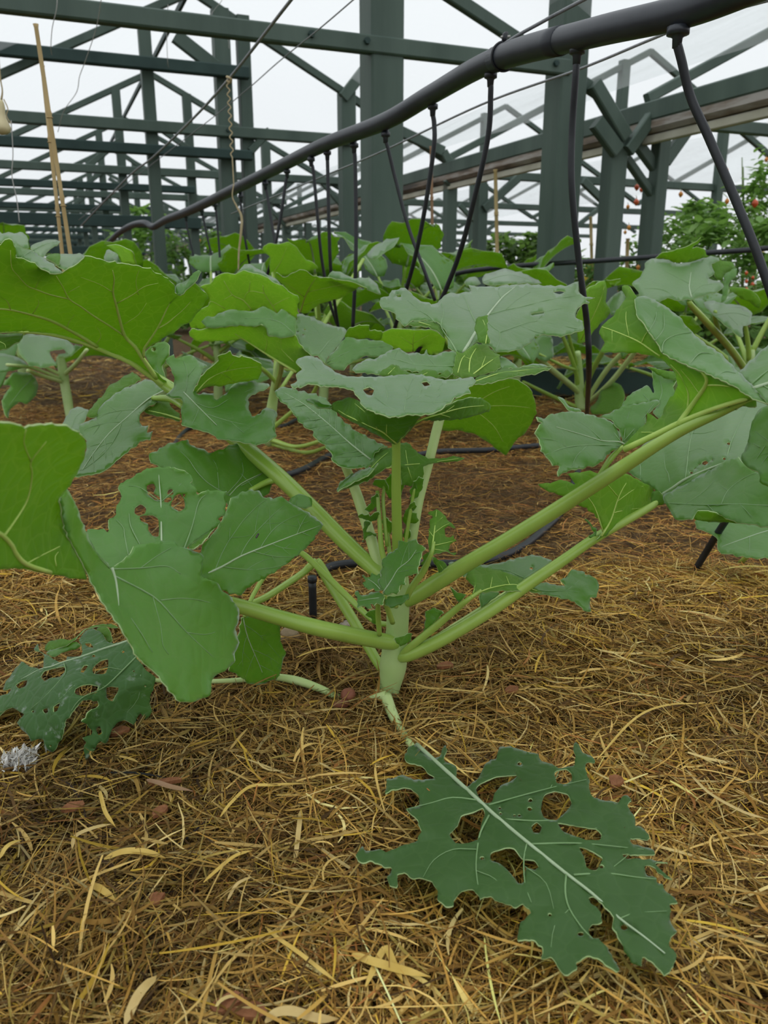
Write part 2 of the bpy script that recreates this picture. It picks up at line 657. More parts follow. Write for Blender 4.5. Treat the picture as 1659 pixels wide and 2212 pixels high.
        bi = {'t': 1, 'u': 0, 'd': 1, 'y': 5, 'o': 1}[side]
        if side == 'y':
            side = 'u'
        Fc += (tri + o).tolist()
        MI += [fi] * len(tri)
        Fc += (tri[:, ::-1] + o + n).tolist()
        MI += [bi] * len(tri)
        cnt = {}
        for t in tri:
            for a_, b_ in ((t[0], t[1]), (t[1], t[2]), (t[2], t[0])):
                cnt[(a_, b_)] = 1
        for (a_, b_) in cnt:
            if (b_, a_) not in cnt:
                Fc.append((o + b_, o + a_, o + n + a_, o + n + b_))
                MI.append(2)
        # vein tubes lie half sunk in the face seen
        for v in vl:
            P2 = spline(np.array(v[0]), 3) if len(v[0]) < 12 else np.array(v[0])
            ss = sf.s(P2)
            Rr = rays(P2)
            wp = CAM + Rr * ss[:, None]
            und2 = 0
            rad = np.linspace(v[1], v[2], len(P2)) * 0.001 * pn.get('vs', 1.0 if side == 'u' else 0.82)
            wp = CAM + Rr * (ss - rad * 0.25 - (0.00025 if side != 'u' else 0))[:, None]
            (mids if v[3] == 'mid' else (veins_u if side == 'u' else veins_t)).append((wp, rad, side))
    ob = mesh(name, V, Fc, [LEAF_TOP, LEAF_UND, LEAF_RIM, LEAF_DUST, LEAF_UNDY, LEAF_TOPY, LEAF_OLD], parent, MI)
    if label:
        ob['label'] = label
    if _lc[0] in (57,) and False:
        print('LEAF', ob.name, label)
    def join(nm, lst, mat, k):
        VV, FF = [], []
        for wp, rad, _ in lst:
            a, f = tube_geo(wp, rad, k)
            o = len(VV)
            VV += a
            FF += [tuple(i + o for i in t) for t in f]
        return mesh(nm, VV, FF, mat, ob)
    for md in mids:
        join('midrib', [md], VEIN_UND if md[2] == 'u' else VEIN_MID, 8)
    if veins_t:
        join('side_veins', veins_t, VEIN_TOP, 5)['kind'] = 'stuff'
    if veins_u:
        join('side_veins', veins_u, VEIN_UND, 5)['kind'] = 'stuff'
    if petiole:
        for pt in (petiole if isinstance(petiole, list) else [petiole]):
            make_petiole(ob, **pt)
    return ob

def make_petiole(parent, c='P', p=None, mat=None, ground=False, name='petiole', n=12, flat=0.9):
    """p: (x, y, Y or z, radius in photograph pixels)"""
    q = K(c, p)
    sca = CROPS[c][2]
    pts, rad = [], []
    for a in q:
        w = G(a[0], a[1], a[2]) if ground else W(a[0], a[1], a[2])
        dep = (w - CAM) @ FW
        pts.append(w)
        rad.append(a[3] / FPX * dep)
    return tube(name, pts, rad, mat or PETIOLE, parent, n=n, m=6, flat=flat)

# ---------------------------------------------------------------- greenhouse
TH = math.radians(22.5)
LV = np.array([-math.sin(TH), math.cos(TH), 0.0])       # along the house
TV = np.array([math.cos(TH), math.sin(TH), 0.0])        # across it
ZV = np.array([0, 0, 1.0])
LA, LS = 2.956, 1.85                                    # first frame, bay length
NFR = 12

def TL(t, l, z):
    return TV * t + LV * l + ZV * z

def PL(px, py, l):
    """(t, z) of a pixel on the cross plane at l"""
    r = rays([(px, py)])[0]
    q = CAM + r * (l / (r @ LV))
    return float(q @ TV), float(q[2])

def timber(name, p0, p1, w, h, mat, parent=None, up=None, ch=0.12):
    p0 = np.asarray(p0, float)
    p1 = np.asarray(p1, float)
    d = p1 - p0
    d /= np.linalg.norm(d)
    u = np.asarray(up if up is not None else (TV if abs(d[2]) > 0.8 else ZV), float)
    u = u - d * (u @ d)
    u /= np.linalg.norm(u)
    s = np.cross(d, u)
    c = min(w, h) * ch
    prof = [(-w / 2 + c, -h / 2), (w / 2 - c, -h / 2), (w / 2, -h / 2 + c), (w / 2, h / 2 - c), (w / 2 - c, h / 2), (-w / 2 + c, h / 2), (-w / 2, h / 2 - c), (-w / 2, -h / 2 + c)]
    V = [q + s * a + u * b for q in (p0, p1) for a, b in prof]
    Fc = [(i, (i + 1) % 8, 8 + (i + 1) % 8, 8 + i) for i in range(8)] + [tuple(range(7, -1, -1)), tuple(range(8, 16))]
    return mesh(name, V, Fc, mat, parent, smooth=False)

ORD = ['nearest', 'second nearest', 'third', 'fourth', 'fifth', 'sixth', 'seventh', 'eighth', 'ninth', 'tenth', 'eleventh', 'farthest']

def bolt(parent, p):
    d = -LV
    V, Fc = tube_geo([p, p + d * 0.012], [0.012, 0.011], 6)
    mesh('bolt', V, Fc, FRAME_DARK, parent, smooth=False)

for k in range(NFR):
    l = LA + LS * k
    lab = {0: 'nearest green timber frame, with the two thickest posts behind the kale', 1: 'second green timber frame, three slim posts left of the thickest one'}.get(
        k, '%s green timber frame counting away from the camera' % ORD[k])
    f = thing('timber_frame', lab, 'frame', tuple(TL(1.2, l, 0)), 'green timber frames of the greenhouse')
    FM = FRAME_MAT
    left, right = -4.5 - 0.35 * k, {0: 1.97, 1: 1.76}.get(k, 2.42)
    timber('tie_beam', TL(left, l - .05, 1.195), TL(right, l - .05, 1.195), .045, .056, FM, f)
    timber('tie_beam', TL(2.40, l + .02, 1.06), TL(5.6 + .5 * k, l + .02, 1.06), .04, .05, FM, f)
    if k >= 1:
        timber('lower_beam', TL(left, l - .09, 1.075), TL(1.16, l - .09, 1.075), .05, .05, FRAME_DARK, f)
    if k == 1:
        timber('upper_beam', TL(left, l - .09, 1.485), TL(1.16, l - .09, 1.485), .05, .06, FRAME_DARK, f)
    if k in (2, 4, 6):
        timber('low_rail', TL(left, l - .05, .84 - .04 * (k - 2)), TL(1.2, l - .05, .84 - .04 * (k - 2)), .05, .085, FRAME_DARK, f)
    for a in (-5.1, -2.1, 0.9, 3.9, 6.9):
        if a < -3 and k < 4 or a > 5 and k < 2:
            continue
        timber('rafter', TL(a, l, 1.87), TL(a - 1.5, l, 1.13), .035, .04, FM, f)
        if k == 0 and a == .9:
            timber('rafter', TL(a, l, 1.63), TL(2.15, l, 1.135), .035, .045, FM, f)
        else:
            timber('rafter', TL(a, l, 1.87), TL(a + 1.5, l, 1.13), .035, .04, FM, f)
    if k == 0:
        posts = [(1.215, .125, 2.1), (2.0, .122, 2.1), (2.26, .078, 1.02)]
    elif k == 1:
        posts = [(1.04, .086, 1.80), (1.16, .068, 1.78), (1.755, .088, 1.46), (2.44, .07, 1.10), (.64, .062, 1.72)]
    else:
        posts = [(.655, .06, 1.75), (1.16, .062, 1.75), (1.75, .065, 1.44), (2.42, .07, 1.10)]
        if k >= 2:
            posts += [(-.6, .06, 1.15)] if k >= 3 else []
        if k >= 4:
            posts += [(-1.5, .06, 1.55), (-2.7, .06, 1.5), (-3.6, .06, 1.2)]
    if k >= 1:
        posts += [(2.66, .07, 1.0), (3.7, .06, 1.8), (4.6, .06, 1.5)]
    for t, w, zt in posts:
        timber('post', TL(t, l, -0.02), TL(t, l, zt), w, w, FM, f, ch=.06)
    br = []
    if k == 0:
        br = [((1268, 186), (1336, 300), .055), ((1412, 228), (1340, 330), .05), ((1272, 268), (1318, 330), .06)]
    elif k == 1:
        br = [((735, 215), (800, 130), .06), ((375, 82), (462, 150), .07), ((848, 282), (950, 330), .06), ((985, 362), (958, 400), .05), ((537, 330), (577, 285), .04), ((950, 330), (975, 375), .05)]
    for a, b, h in br:
        ta, za = PL(*a, l)
        tb, zb = PL(*b, l)
        timber('brace', TL(ta, l - .045, za), TL(tb, l - .045, zb), .04, h, FM, f)
    if k >= 2:
        for (t0, z0, t1, z1) in ((1.75, 1.02, 1.98, 1.2), (1.16, 1.36, .86, 1.55), (2.42, .95, 2.2, 1.18), (.655, 1.4, .4, 1.2), (2.42, .9, 2.66, 1.05), (3.7, .85, 3.45, 1.05), (4.6, .85, 4.9, 1.05)):
            timber('brace', TL(t0, l - .04, z0), TL(t1, l - .04, z1), .035, .04, FM, f)
    elif k == 1:
        for (t0, z0, t1, z1) in ((3.7, .85, 3.4, 1.05), (2.66, .85, 2.9, 1.04)):
            timber('brace', TL(t0, l - .04, z0), TL(t1, l - .04, z1), .035, .05, FM, f)
    if k == 0:
        for t in (.93, 1.13, 1.9):
            bolt(f, TL(t, l - .073, 1.2))
    elif k == 1:
        for t in (1.04, 1.75):
            bolt(f, TL(t, l - .073, 1.2))

# posts standing just beyond the gutter, with their struts
g2 = thing('gutter_trestle', 'pair of short green posts with struts propping the roof gutter at right', 'trestle', tuple(TL(2.62, LA, 0)))
for px, w, y0, l in ((1432, .060, 268, LA + .02), (1404, .045, 385, LA + .35)):
    t, z = PL(px, y0, l)
    timber('post', TL(t, l, -.02), TL(t, l, z), w, w, FRAME_MAT, g2, ch=.06)
for a, b, h in (((1498, 262), (1436, 350), .05), ((1366, 296), (1422, 372), .045), ((1352, 340), (1408, 420), .03)):
    l = LA + .03
    ta, za = PL(*a, l)
    tb, zb = PL(*b, l)
    timber('strut', TL(ta, l, za), TL(tb, l, zb), .035, h, FRAME_MAT, g2)

# valley gutter
GUT = thing('roof_gutter', 'long sloping-looking green gutter beam with rusty channel and cream strip at right', 'gutter', tuple(TL(2.4, 1.2, 1.0)))
RUST = simple('rusty_channel', [(0.09, 0.08, 0.07), (0.24, 0.19, 0.15), (0.42, 0.39, 0.36)], 2.6, 0.7, 0.2, bump=0.3, stretch=(1, 1, 6), pos=[0.35, 0.5, 0.62])
CREAM = simple('cream_strip', [(0.42, 0.40, 0.30), (0.62, 0.60, 0.50)], 5, 0.6, 0.3)
timber('gutter_plate', TL(2.4, 1.2, 1.075), TL(2.4, 26, 1.075), .05, .075, FRAME_MAT, GUT)
ga, gb = TL(2.43, 1.2, 1.015), TL(2.43, 26, 1.015)
V, Fc = [], []
prof = [(-.05, .022), (-.05, -.006), (-.03, -.022), (.03, -.022), (.05, -.006), (.05, .022), (.044, .022), (.044, -.002), (.026, -.015), (-.026, -.015), (-.044, -.002), (-.044, .022)]
for q in (ga, gb):
    V += [q + TV * a + ZV * b for a, b in prof]
n_ = len(prof)
Fc = [(i, (i + 1) % n_, n_ + (i + 1) % n_, n_ + i) for i in range(n_)]
mesh('gutter_channel', V, Fc, RUST, GUT, smooth=False)
timber('cream_strip', TL(2.42, 1.2, .972), TL(2.42, 26, .972), .03, .032, CREAM, GUT)

# ridge purlin and a few long battens
rp = thing('ridge_batten', 'dark batten running along the roof ridge at upper left', 'batten', tuple(TL(.9, 2, 1.9)))
timber('batten_strip', TL(.9, 2.0, 1.90), TL(.9, 26, 1.90), .02, .035, FRAME_DARK, rp)

# clear plastic film over the rafters
m, N, Lk = M('clear_plastic_film')
o_ = N.new('ShaderNodeOutputMaterial')
tp = N.new('ShaderNodeBsdfTransparent')
tp.inputs[0].default_value = (0.97, 0.98, 0.98, 1)
tl = N.new('ShaderNodeBsdfTranslucent')
tl.inputs[0].default_value = (0.93, 0.95, 0.95, 1)
gl = N.new('ShaderNodeBsdfGlossy')
gl.inputs['Roughness'].default_value = 0.25
ms = N.new('ShaderNodeMixShader')
ms2 = N.new('ShaderNodeMixShader')
fn_ = nz(N, Lk, 1.6, 5, 0.6, stretch=(1, 1, 3))
fr_ = N.new('ShaderNodeMapRange')
fr_.inputs['From Min'].default_value = 0.35
fr_.inputs['From Max'].default_value = 0.7
fr_.inputs['To Min'].default_value = 0.06
fr_.inputs['To Max'].default_value = 0.17
Lk.new(fn_.outputs[0], fr_.inputs['Value'])
Lk.new(fr_.outputs[0], ms.inputs[0])
Lk.new(tp.outputs[0], ms.inputs[1])
Lk.new(tl.outputs[0], ms.inputs[2])
ms2.inputs[0].default_value = 0.03
Lk.new(ms.outputs[0], ms2.inputs[1])
Lk.new(gl.outputs[0], ms2.inputs[2])
Lk.new(ms2.outputs[0], o_.inputs[0])
FILM = m
ceil = bpy.data.objects.new('ceiling', None)
C.objects.link(ceil)
ceil['kind'] = 'structure'
ceil['label'] = 'clear plastic film roof of the greenhouse'
for a in (-5.1, -2.1, 0.9, 3.9, 6.9):
    for sd in (-1, 1):
        V, Fc = [], []
        nl, nt = 60, 9
        for i in range(nl + 1):
            l = -1.5 + 28 * i / nl
            for j in range(nt + 1):
                q = TL(a + sd * 1.5 * j / nt, l, 1.925 - .74 * j / nt)
                sag = -0.025 * math.sin(PI * ((l - LA) / LS % 1.0)) + 0.012 * noise.noise(Vector(q * 2.2))
                V.append(q + ZV * (sag + 0.03))
        for i in range(nl):
            for j in range(nt):
                b = i * (nt + 1) + j
                Fc.append((b, b + 1, b + nt + 2, b + nt + 1))
        fo = mesh('film_sheet', V, Fc, FILM, ceil)
        fo['kind'] = 'structure'

# ---------------------------------------------------------------- ground and straw
def hgt(x, y):
    p = Vector((x * 3.1, y * 3.1, 0.3))
    a = noise.noise(p) * 0.014 + noise.noise(p * 3.7) * 0.007 + noise.noise(p * 7.3) * 0.006
    return a * max(0.0, 1 - max(0.0, (y - 2.2) / 2.0))

SOIL = simple('brown_soil_under_straw', [(0.035, 0.022, 0.012), (0.10, 0.062, 0.03), (0.17, 0.11, 0.055)], 60, 0.9, 0.1, bump=0.9, bscale=220)
xs = np.concatenate([np.linspace(-60, -2.2, 8)[:-1], np.linspace(-2.2, 2.2, 150), np.linspace(2.2, 60, 8)[1:]])
ys = np.concatenate([np.linspace(-12, .1, 4)[:-1], np.linspace(.1, 4.2, 140), np.linspace(4.2, 110, 10)[1:]])
V = [(x, y, (hgt(x, y) - 0.006) if (abs(x) < 2.3 and 0 < y < 4.3) else -0.006) for y in ys for x in xs]
nx = len(xs)
Fc = [(j * nx + i, j * nx + i + 1, (j + 1) * nx + i + 1, (j + 1) * nx + i) for j in range(len(ys) - 1) for i in range(nx - 1)]
fl = mesh('floor', V, Fc, SOIL)
fl['kind'] = 'structure'
fl['label'] = 'brown soil of the kale bed and the path beyond'

m, N, Lk = M('dry_straw')
o_ = N.new('ShaderNodeOutputMaterial')
p_ = N.new('ShaderNodeBsdfPrincipled')
at = N.new('ShaderNodeAttribute')
at.attribute_name = 'straw_colour'
Lk.new(at.outputs['Color'], p_.inputs['Base Color'])
p_.inputs['Roughness'].default_value = 0.55
p_.inputs['Specular IOR Level'].default_value = 0.15
Lk.new(p_.outputs[0], o_.inputs[0])
STRAW = m

PAL = np.array([(0.53, 0.315, 0.072), (0.70, 0.475, 0.145), (0.40, 0.215, 0.042), (0.25, 0.128, 0.028), (0.11, 0.058, 0.015), (0.74, 0.56, 0.22), (0.64, 0.41, 0.05), (0.34, 0.245, 0.058), (0.40, 0.165, 0.042)])

def straw_layer(name, n, area, lens, wid, zr, seed, curl, weights, label, red=0.0, base=None, S=4, gain=1.0):
    """many separate curved straws, one mesh; each straw its own colour"""
    R = np.random.RandomState(seed)
    x0, x1, y0, y1 = area
    xy = np.empty((0, 2))
    while len(xy) < n:
        y = R.uniform(y0, y1, n * 2)
        x = R.uniform(x0, x1, n * 2)
        k = np.abs(x) < 0.56 * y + 0.24
        xy = np.vstack([xy, np.stack([x[k], y[k]], 1)])
    xy = xy[:n]
    L = R.uniform(lens[0], lens[1], n) * (0.4 + R.rand(n) ** 1.5)
    wd = R.uniform(wid[0], wid[1], n) * (0.5 + 0.9 * R.rand(n) ** 2)
    # direction follows a swirling field with much scatter
    fld = np.array([noise.noise(Vector((a * 4.5, b * 4.5, 7.7))) for a, b in xy])
    ang = fld * 5.0 + R.normal(0, 0.85, n) + (R.rand(n) < 0.35) * R.uniform(0, PI, n)
    cur = R.normal(0, curl, n)
    t = np.linspace(-0.5, 0.5, S)
    a = ang[:, None] + cur[:, None] * t[None, :] * 2
    stepx = np.cos(a) * (L / (S - 1))[:, None]
    stepy = np.sin(a) * (L / (S - 1))[:, None]
    px = xy[:, 0][:, None] + np.cumsum(stepx, 1) - stepx.sum(1)[:, None] / 2
    py = xy[:, 1][:, None] + np.cumsum(stepy, 1) - stepy.sum(1)[:, None] / 2
    g = np.array([hgt(a_, b_) for a_, b_ in xy]) if base is None else np.full(n, base)
    zc = g + R.uniform(zr[0], zr[1], n)
    arch = R.normal(0.0, 0.07, n) * L
    tilt = R.normal(0, 0.16, n) * L
    pz = zc[:, None] + arch[:, None] * (0.25 - t[None, :] ** 2) * 4 * 0.5 + tilt[:, None] * t[None, :]
    pz = np.maximum(pz, g[:, None] - 0.004)
    # ribbon, rolled about its own length
    roll = R.uniform(-0.9, 0.9, n)
    nxv = -np.sin(a) * np.cos(roll)[:, None]
    nyv = np.cos(a) * np.cos(roll)[:, None]
    nzv = np.broadcast_to(np.sin(roll)[:, None], a.shape)
    taper = np.interp(np.linspace(0, 1, S), [0, .3, .7, 1], [0.55, 1.0, 0.95, 0.25])
    hw = wd[:, None] * 0.5 * taper[None, :]
    A = np.stack([px + nxv * hw, py + nyv * hw, pz + nzv * hw], -1)
    B = np.stack([px - nxv * hw, py - nyv * hw, pz - nzv * hw], -1)
    Vt = np.stack([A, B], 2).reshape(-1, 3)
    i0 = (np.arange(n) * S * 2)[:, None] + (np.arange(S - 1) * 2)[None, :]
    Fq = np.stack([i0, i0 + 1, i0 + 3, i0 + 2], -1).reshape(-1, 4)
    w_ = np.asarray(weights, float)
    idx = R.choice(len(PAL), n, p=w_ / w_.sum())
    age = np.array([noise.noise(Vector((a_ * 2.3, b_ * 2.3, 3.1))) + 0.5 * noise.noise(Vector((a_ * 7, b_ * 7, 1.1))) for a_, b_ in xy])
    col = PAL[idx] * (1.0 + 0.6 * age + R.normal(0, 0.22, n))[:, None]
    # straw colour blends to a darker brown round the stem
    near_stem = 0.55 * np.exp(-(((xy[:, 0] + .02) / .26) ** 2 + ((xy[:, 1] - .80) / .20) ** 2))[:, None]
    col = col * (1 - near_stem) + near_stem * np.array([0.15, 0.085, 0.03]) * R.uniform(0.5, 1.5, n)[:, None]
    if red > 0:
        col = col * (1 - red) + red * np.array([0.28, 0.125, 0.038]) * R.uniform(0.6, 1.3, n)[:, None]
    # straw colour gets darker with depth in the layer
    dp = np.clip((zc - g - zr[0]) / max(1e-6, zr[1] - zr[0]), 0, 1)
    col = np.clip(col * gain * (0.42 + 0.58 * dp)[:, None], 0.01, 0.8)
    me = bpy.data.meshes.new(name)
    me.vertices.add(len(Vt))
    me.vertices.foreach_set('co', Vt.astype(np.float32).ravel())
    nf = len(Fq)
    me.loops.add(nf * 4)
    me.polygons.add(nf)
    me.loops.foreach_set('vertex_index', Fq.astype(np.int32).ravel())
    me.polygons.foreach_set('loop_start', (np.arange(nf) * 4).astype(np.int32))
    me.polygons.foreach_set('use_smooth', np.ones(nf, bool))
    ca = me.attributes.new('straw_colour', 'FLOAT_COLOR', 'POINT')
    cc = np.ones((n, S * 2, 4), np.float32)
    cc[:, :, :3] = col[:, None, :]
    ca.data.foreach_set('color', cc.ravel())
    me.materials.append(STRAW)
    me.update(calc_edges=True)
    me.validate()
    o = link(name, me)
    o['kind'] = 'stuff'
    o['label'] = label
    o['category'] = 'straw'
    return o

#            tan light mid brown dark pale yellow olive red
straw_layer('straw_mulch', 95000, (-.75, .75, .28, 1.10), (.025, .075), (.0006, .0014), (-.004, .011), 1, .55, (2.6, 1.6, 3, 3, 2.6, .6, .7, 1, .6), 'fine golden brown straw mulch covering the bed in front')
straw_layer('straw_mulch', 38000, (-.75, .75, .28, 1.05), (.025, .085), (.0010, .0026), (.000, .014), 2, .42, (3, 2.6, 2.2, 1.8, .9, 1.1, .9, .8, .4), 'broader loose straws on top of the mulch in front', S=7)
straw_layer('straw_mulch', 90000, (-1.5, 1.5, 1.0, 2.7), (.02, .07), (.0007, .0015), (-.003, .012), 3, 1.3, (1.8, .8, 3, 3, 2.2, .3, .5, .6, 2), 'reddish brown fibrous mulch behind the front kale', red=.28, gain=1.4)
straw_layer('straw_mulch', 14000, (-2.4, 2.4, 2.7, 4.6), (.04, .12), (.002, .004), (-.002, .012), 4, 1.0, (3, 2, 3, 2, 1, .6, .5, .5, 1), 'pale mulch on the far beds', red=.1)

# ---------------------------------------------------------------- the kale plant in front
SY = 0.722
base = G(842, 1506)
hero = thing('kale_plant', 'large kale plant in front on the straw, pale thick stem and long bare leaf stalks', 'plant', tuple(base))

def stem_pts(rows):
    P, R = [], []
    for x, y, Y, r in rows:
        w = W(x, y, Y)
        P.append(w)
        R.append(r / FPX * ((w - CAM) @ FW))
    return P, R
P_, R_ = stem_pts([(838, 1530, SY, 20), (838, 1508, SY, 22), (843, 1480, SY, 23), (849, 1440, SY, 29), (853, 1400, SY, 27), (858, 1360, SY, 24),
                   (860, 1300, SY, 25), (862, 1260, SY, 22), (862, 1215, SY, 15)])
tube('stem', P_, R_, STEM_MAT, hero, n=20, m=8)
# leaf scars and collar where the stalks leave the stem
for (x, y, r) in ((823, 1496, 9), (876, 1420, 8), (835, 1296, 7)):
    w = W(x, y, SY - 0.012)
    tube('leaf_scar', [w + np.array([-0.006, 0, 0.002]), w, w + np.array([0.006, 0.001, -0.001])], [0.001, r / FPX * 0.8 * 0.6, 0.001], PETIOLE_PALE, hero, n=10)

# --- leaf lying on the straw at lower right, eaten through
leaf(hero, [dict(c='R8', s='o', j=2.0, g=8, b=0.0012, w=0.003,
    o=[(350,105),(410,165),(455,160),(468,125),(485,108),(497,130),(475,165),(490,185),(540,210),(540,265),(590,300),(640,260),(668,200),(700,180),(722,170),(738,118),(800,115),(850,130),(920,150),(940,180),(990,195),(1010,215),(1090,200),(1095,150),(1085,110),(1100,93),(1135,140),(1185,165),(1190,190),(1150,195),(1150,240),(1165,270),(1165,320),(1190,355),(1250,370),(1300,375),(1320,345),(1345,345),(1360,370),(1345,395),(1375,440),(1385,490),(1410,490),(1450,545),(1440,558),(1360,548),(1370,575),(1440,590),(1470,605),(1475,626),(1400,628),(1320,624),(1340,642),(1440,645),(1535,662),(1478,668),(1555,742),(1508,722),(1460,680),(1425,680),(1440,725),(1480,730),(1485,760),(1510,765),(1525,795),(1560,820),(1578,850),(1545,860),(1550,890),(1545,940),(1578,985),(1550,1015),(1540,1050),(1575,1090),(1560,1150),(1520,1195),(1490,1165),(1450,1125),(1415,1110),(1410,1150),(1370,1140),(1330,1085),(1300,1010),(1270,965),(1280,920),(1260,895),(1215,850),(1180,825),(1160,830),(1170,855),(1195,865),(1215,895),(1225,940),(1180,955),(1158,985),(1175,1015),(1215,1025),(1260,1080),(1290,1135),(1310,1165),(1295,1178),(1240,1145),(1200,1110),(1150,1105),(1105,1130),(1105,1160),(1065,1190),(1035,1185),(1005,1140),(985,1110),(935,1120),(945,1090),(940,1060),(890,1025),(830,1030),(825,1000),(840,945),(885,900),(880,880),(850,860),(820,872),(740,850),(700,825),(650,830),(620,795),(580,790),(530,830),(525,865),(490,870),(450,840),(445,790),(420,755),(370,735),(330,740),(290,710),(260,720),(258,780),(220,770),(210,730),(235,690),(200,685),(165,665),(130,655),(90,665),(60,630),(95,580),(110,605),(170,598),(205,610),(280,580),(350,560),(355,540),(370,510),(350,460),(300,410),(360,390),(355,345),(330,320),(285,310),(240,318),(200,338),(210,270),(240,262),(285,245),(320,265),(390,270),(430,260),(400,240),(370,205),(320,195),(290,170),(305,130),(315,112)],
    h=[[(560,440),(610,425),(660,405),(672,430),(655,480),(640,550),(590,570),(535,570),(505,530),(540,490)],
       [(630,310),(650,290),(720,258),(820,250),(800,275),(745,300),(715,340),(705,375),(670,380),(640,350)],
       [(1000,235),(1050,220),(1080,240),(1080,275),(1050,292),(1010,285)],
       [(950,345),(1000,325),(1060,340),(1080,380),(1065,410),(1035,440),(1000,465),(950,450),(935,410)],
       [(1015,475),(1080,485),(1140,495),(1200,505),(1222,530),(1215,555),(1150,555),(1090,535),(1040,515)],
       [(700,615),(780,590),(815,600),(850,645),(900,650),(925,680),(905,697),(865,690),(855,755),(830,760),(790,710),(745,670),(700,650)],
       [(1115,590),(1160,600),(1225,640),(1195,700),(1150,685),(1140,640)],
       [(890,490),(915,472),(938,490),(930,522),(900,520)],
       (885,368,12),(882,408,12),(833,440,8),(810,440,7),(742,405,7),(745,430,7),(657,640,11),(1222,680,12),(1328,967,17),(1123,998,14),(977,908,10),(835,195,11)],
    z=[(350,105,.022),(600,330,.033),(870,565,.040),(1180,810,.042),(1520,1150,.038),(100,620,.034),(450,850,.037),(850,1020,.040),(1050,1180,.038),(1100,100,.038),(1330,350,.044),(1530,690,.042),(220,290,.034)],
    m=[([(350,105),(450,195),(600,330),(720,440),(870,565),(1050,710),(1180,810),(1300,920),(1420,1010),(1520,1090)],2.2,0.5)],
    v=[([(650,370),(520,355),(420,380),(300,410)],.9,.3),([(690,390),(830,350),(980,310),(1150,270)],.9,.3),([(740,455),(900,465),(1020,465),(1200,500)],.8,.3),([(690,440),(650,520),(635,600),(630,700),(650,840)],1.0,.3),([(870,570),(855,640),(860,760),(890,850)],.8,.3),([(890,575),(1050,570),(1180,575),(1420,600)],.9,.3),([(1055,715),(1050,800),(1070,880),(1130,970),(1180,1020)],.9,.3),([(1090,720),(1240,712),(1380,730),(1480,740)],.9,.3),([(1310,925),(1380,900),(1530,890)],.6,.2),
       ([(635,600),(520,600),(430,650),(380,730)],.5,.2),([(630,700),(720,740),(780,830)],.4,.2),([(860,680),(960,760),(1000,900)],.4,.2),([(1070,880),(1000,960),(980,1090)],.4,.2),([(1240,712),(1330,640),(1370,600)],.4,.2),([(980,310),(1020,230),(990,200)],.4,.2)],
    )], label='chewed leaf lying flat on the straw, full of ragged holes',
    petiole=dict(ground=True, p=[(834,1505,.012,13),(848,1542,.008,12),(868,1580,.006,9),(896,1620,.012,8),(925,1646,.022,6),(960,1675,.022,4)], mat=PETIOLE_PALE))

# --- ragged dusty leaf at lower left
leaf(hero, [dict(c='Q7', s='d', j=2.0, g=8, b=0.002, w=0.004,
    o=[(1090,415),(1160,540),(1260,670),(1330,720),(1310,830),(1280,900),(1290,1040),(1240,1080),(1200,1040),(1160,1080),(1140,1130),(1060,1090),(990,1130),(950,1190),(930,1260),(900,1290),(860,1270),(820,1320),(800,1370),(730,1420),(715,1350),(730,1280),(700,1240),(770,1210),(790,1180),(740,1130),(690,1100),(730,1070),(740,1030),(790,1000),(850,960),(830,930),(720,920),(660,970),(610,1040),(560,1100),(540,1200),(500,1290),(450,1365),(375,1320),(375,1260),(310,1255),(265,1265),(230,1210),(170,1150),(140,1110),(200,1040),(180,1030),(100,985),(60,1000),(0,1050),(-40,1080),(-40,900),(50,870),(90,820),(20,830),(60,740),(180,590),(230,620),(300,640),(340,660),(370,630),(370,520),(300,500),(290,480),(320,430),(340,500),(385,520),(470,570),(510,590),(560,575),(570,545),(620,550),(680,540),(700,500),(690,450),(670,410),(720,330),(760,310),(840,320),(880,360),(940,430)],
    h=[[(640,820),(700,790),(770,780),(840,800),(830,850),(740,880),(660,875),(635,850)],[(910,810),(1010,805),(1000,860),(960,930),(915,900)],[(790,640),(860,580),(920,565),(920,640),(900,690),(800,695)],[(690,650),(720,620),(755,620),(710,685),(685,680)],[(455,970),(510,940),(490,1010),(455,1020)],[(360,1000),(400,985),(410,1020),(380,1030)],[(820,1160),(850,1140),(875,1200),(840,1215)],[(345,720),(375,670),(450,645),(550,630),(555,670),(510,720),(430,730),(380,755)],[(720,430),(770,430),(800,470),(750,460)],[(130,790),(180,755),(235,745),(215,800),(160,820)],
       (800,540,16),(475,690,9),(1140,670,10),(1240,800,9),(800,1330,9),(280,1015,12),(430,1310,10),(1050,505,14)],
    z=[(1100,430,.075),(1240,700,.060),(920,800,.055),(730,890,.060),(540,590,.062),(200,720,.040),(0,1000,.016),(230,1200,.020),(450,1350,.014),(730,1400,.010),(1000,1110,.022),(1280,1040,.020),(760,320,.062),(320,470,.045)],
    m=[([(1240,330),(1080,415),(880,480),(700,545),(540,592),(440,630),(340,655),(180,740)],1.6,0.5)],
    v=[([(1200,510),(1050,660),(920,785),(830,840),(720,885),(640,960),(560,1100)],1.0,.3),([(545,600),(560,680),(500,760),(380,890),(240,1010)],.7,.3),([(900,800),(780,760),(640,790),(520,900),(400,960)],.5,.2),([(1200,700),(1180,900),(1050,1060)],.6,.2),([(1050,660),(900,640),(800,700)],.4,.2)])],
    label='ragged dusty leaf drooping to the straw at lower left')
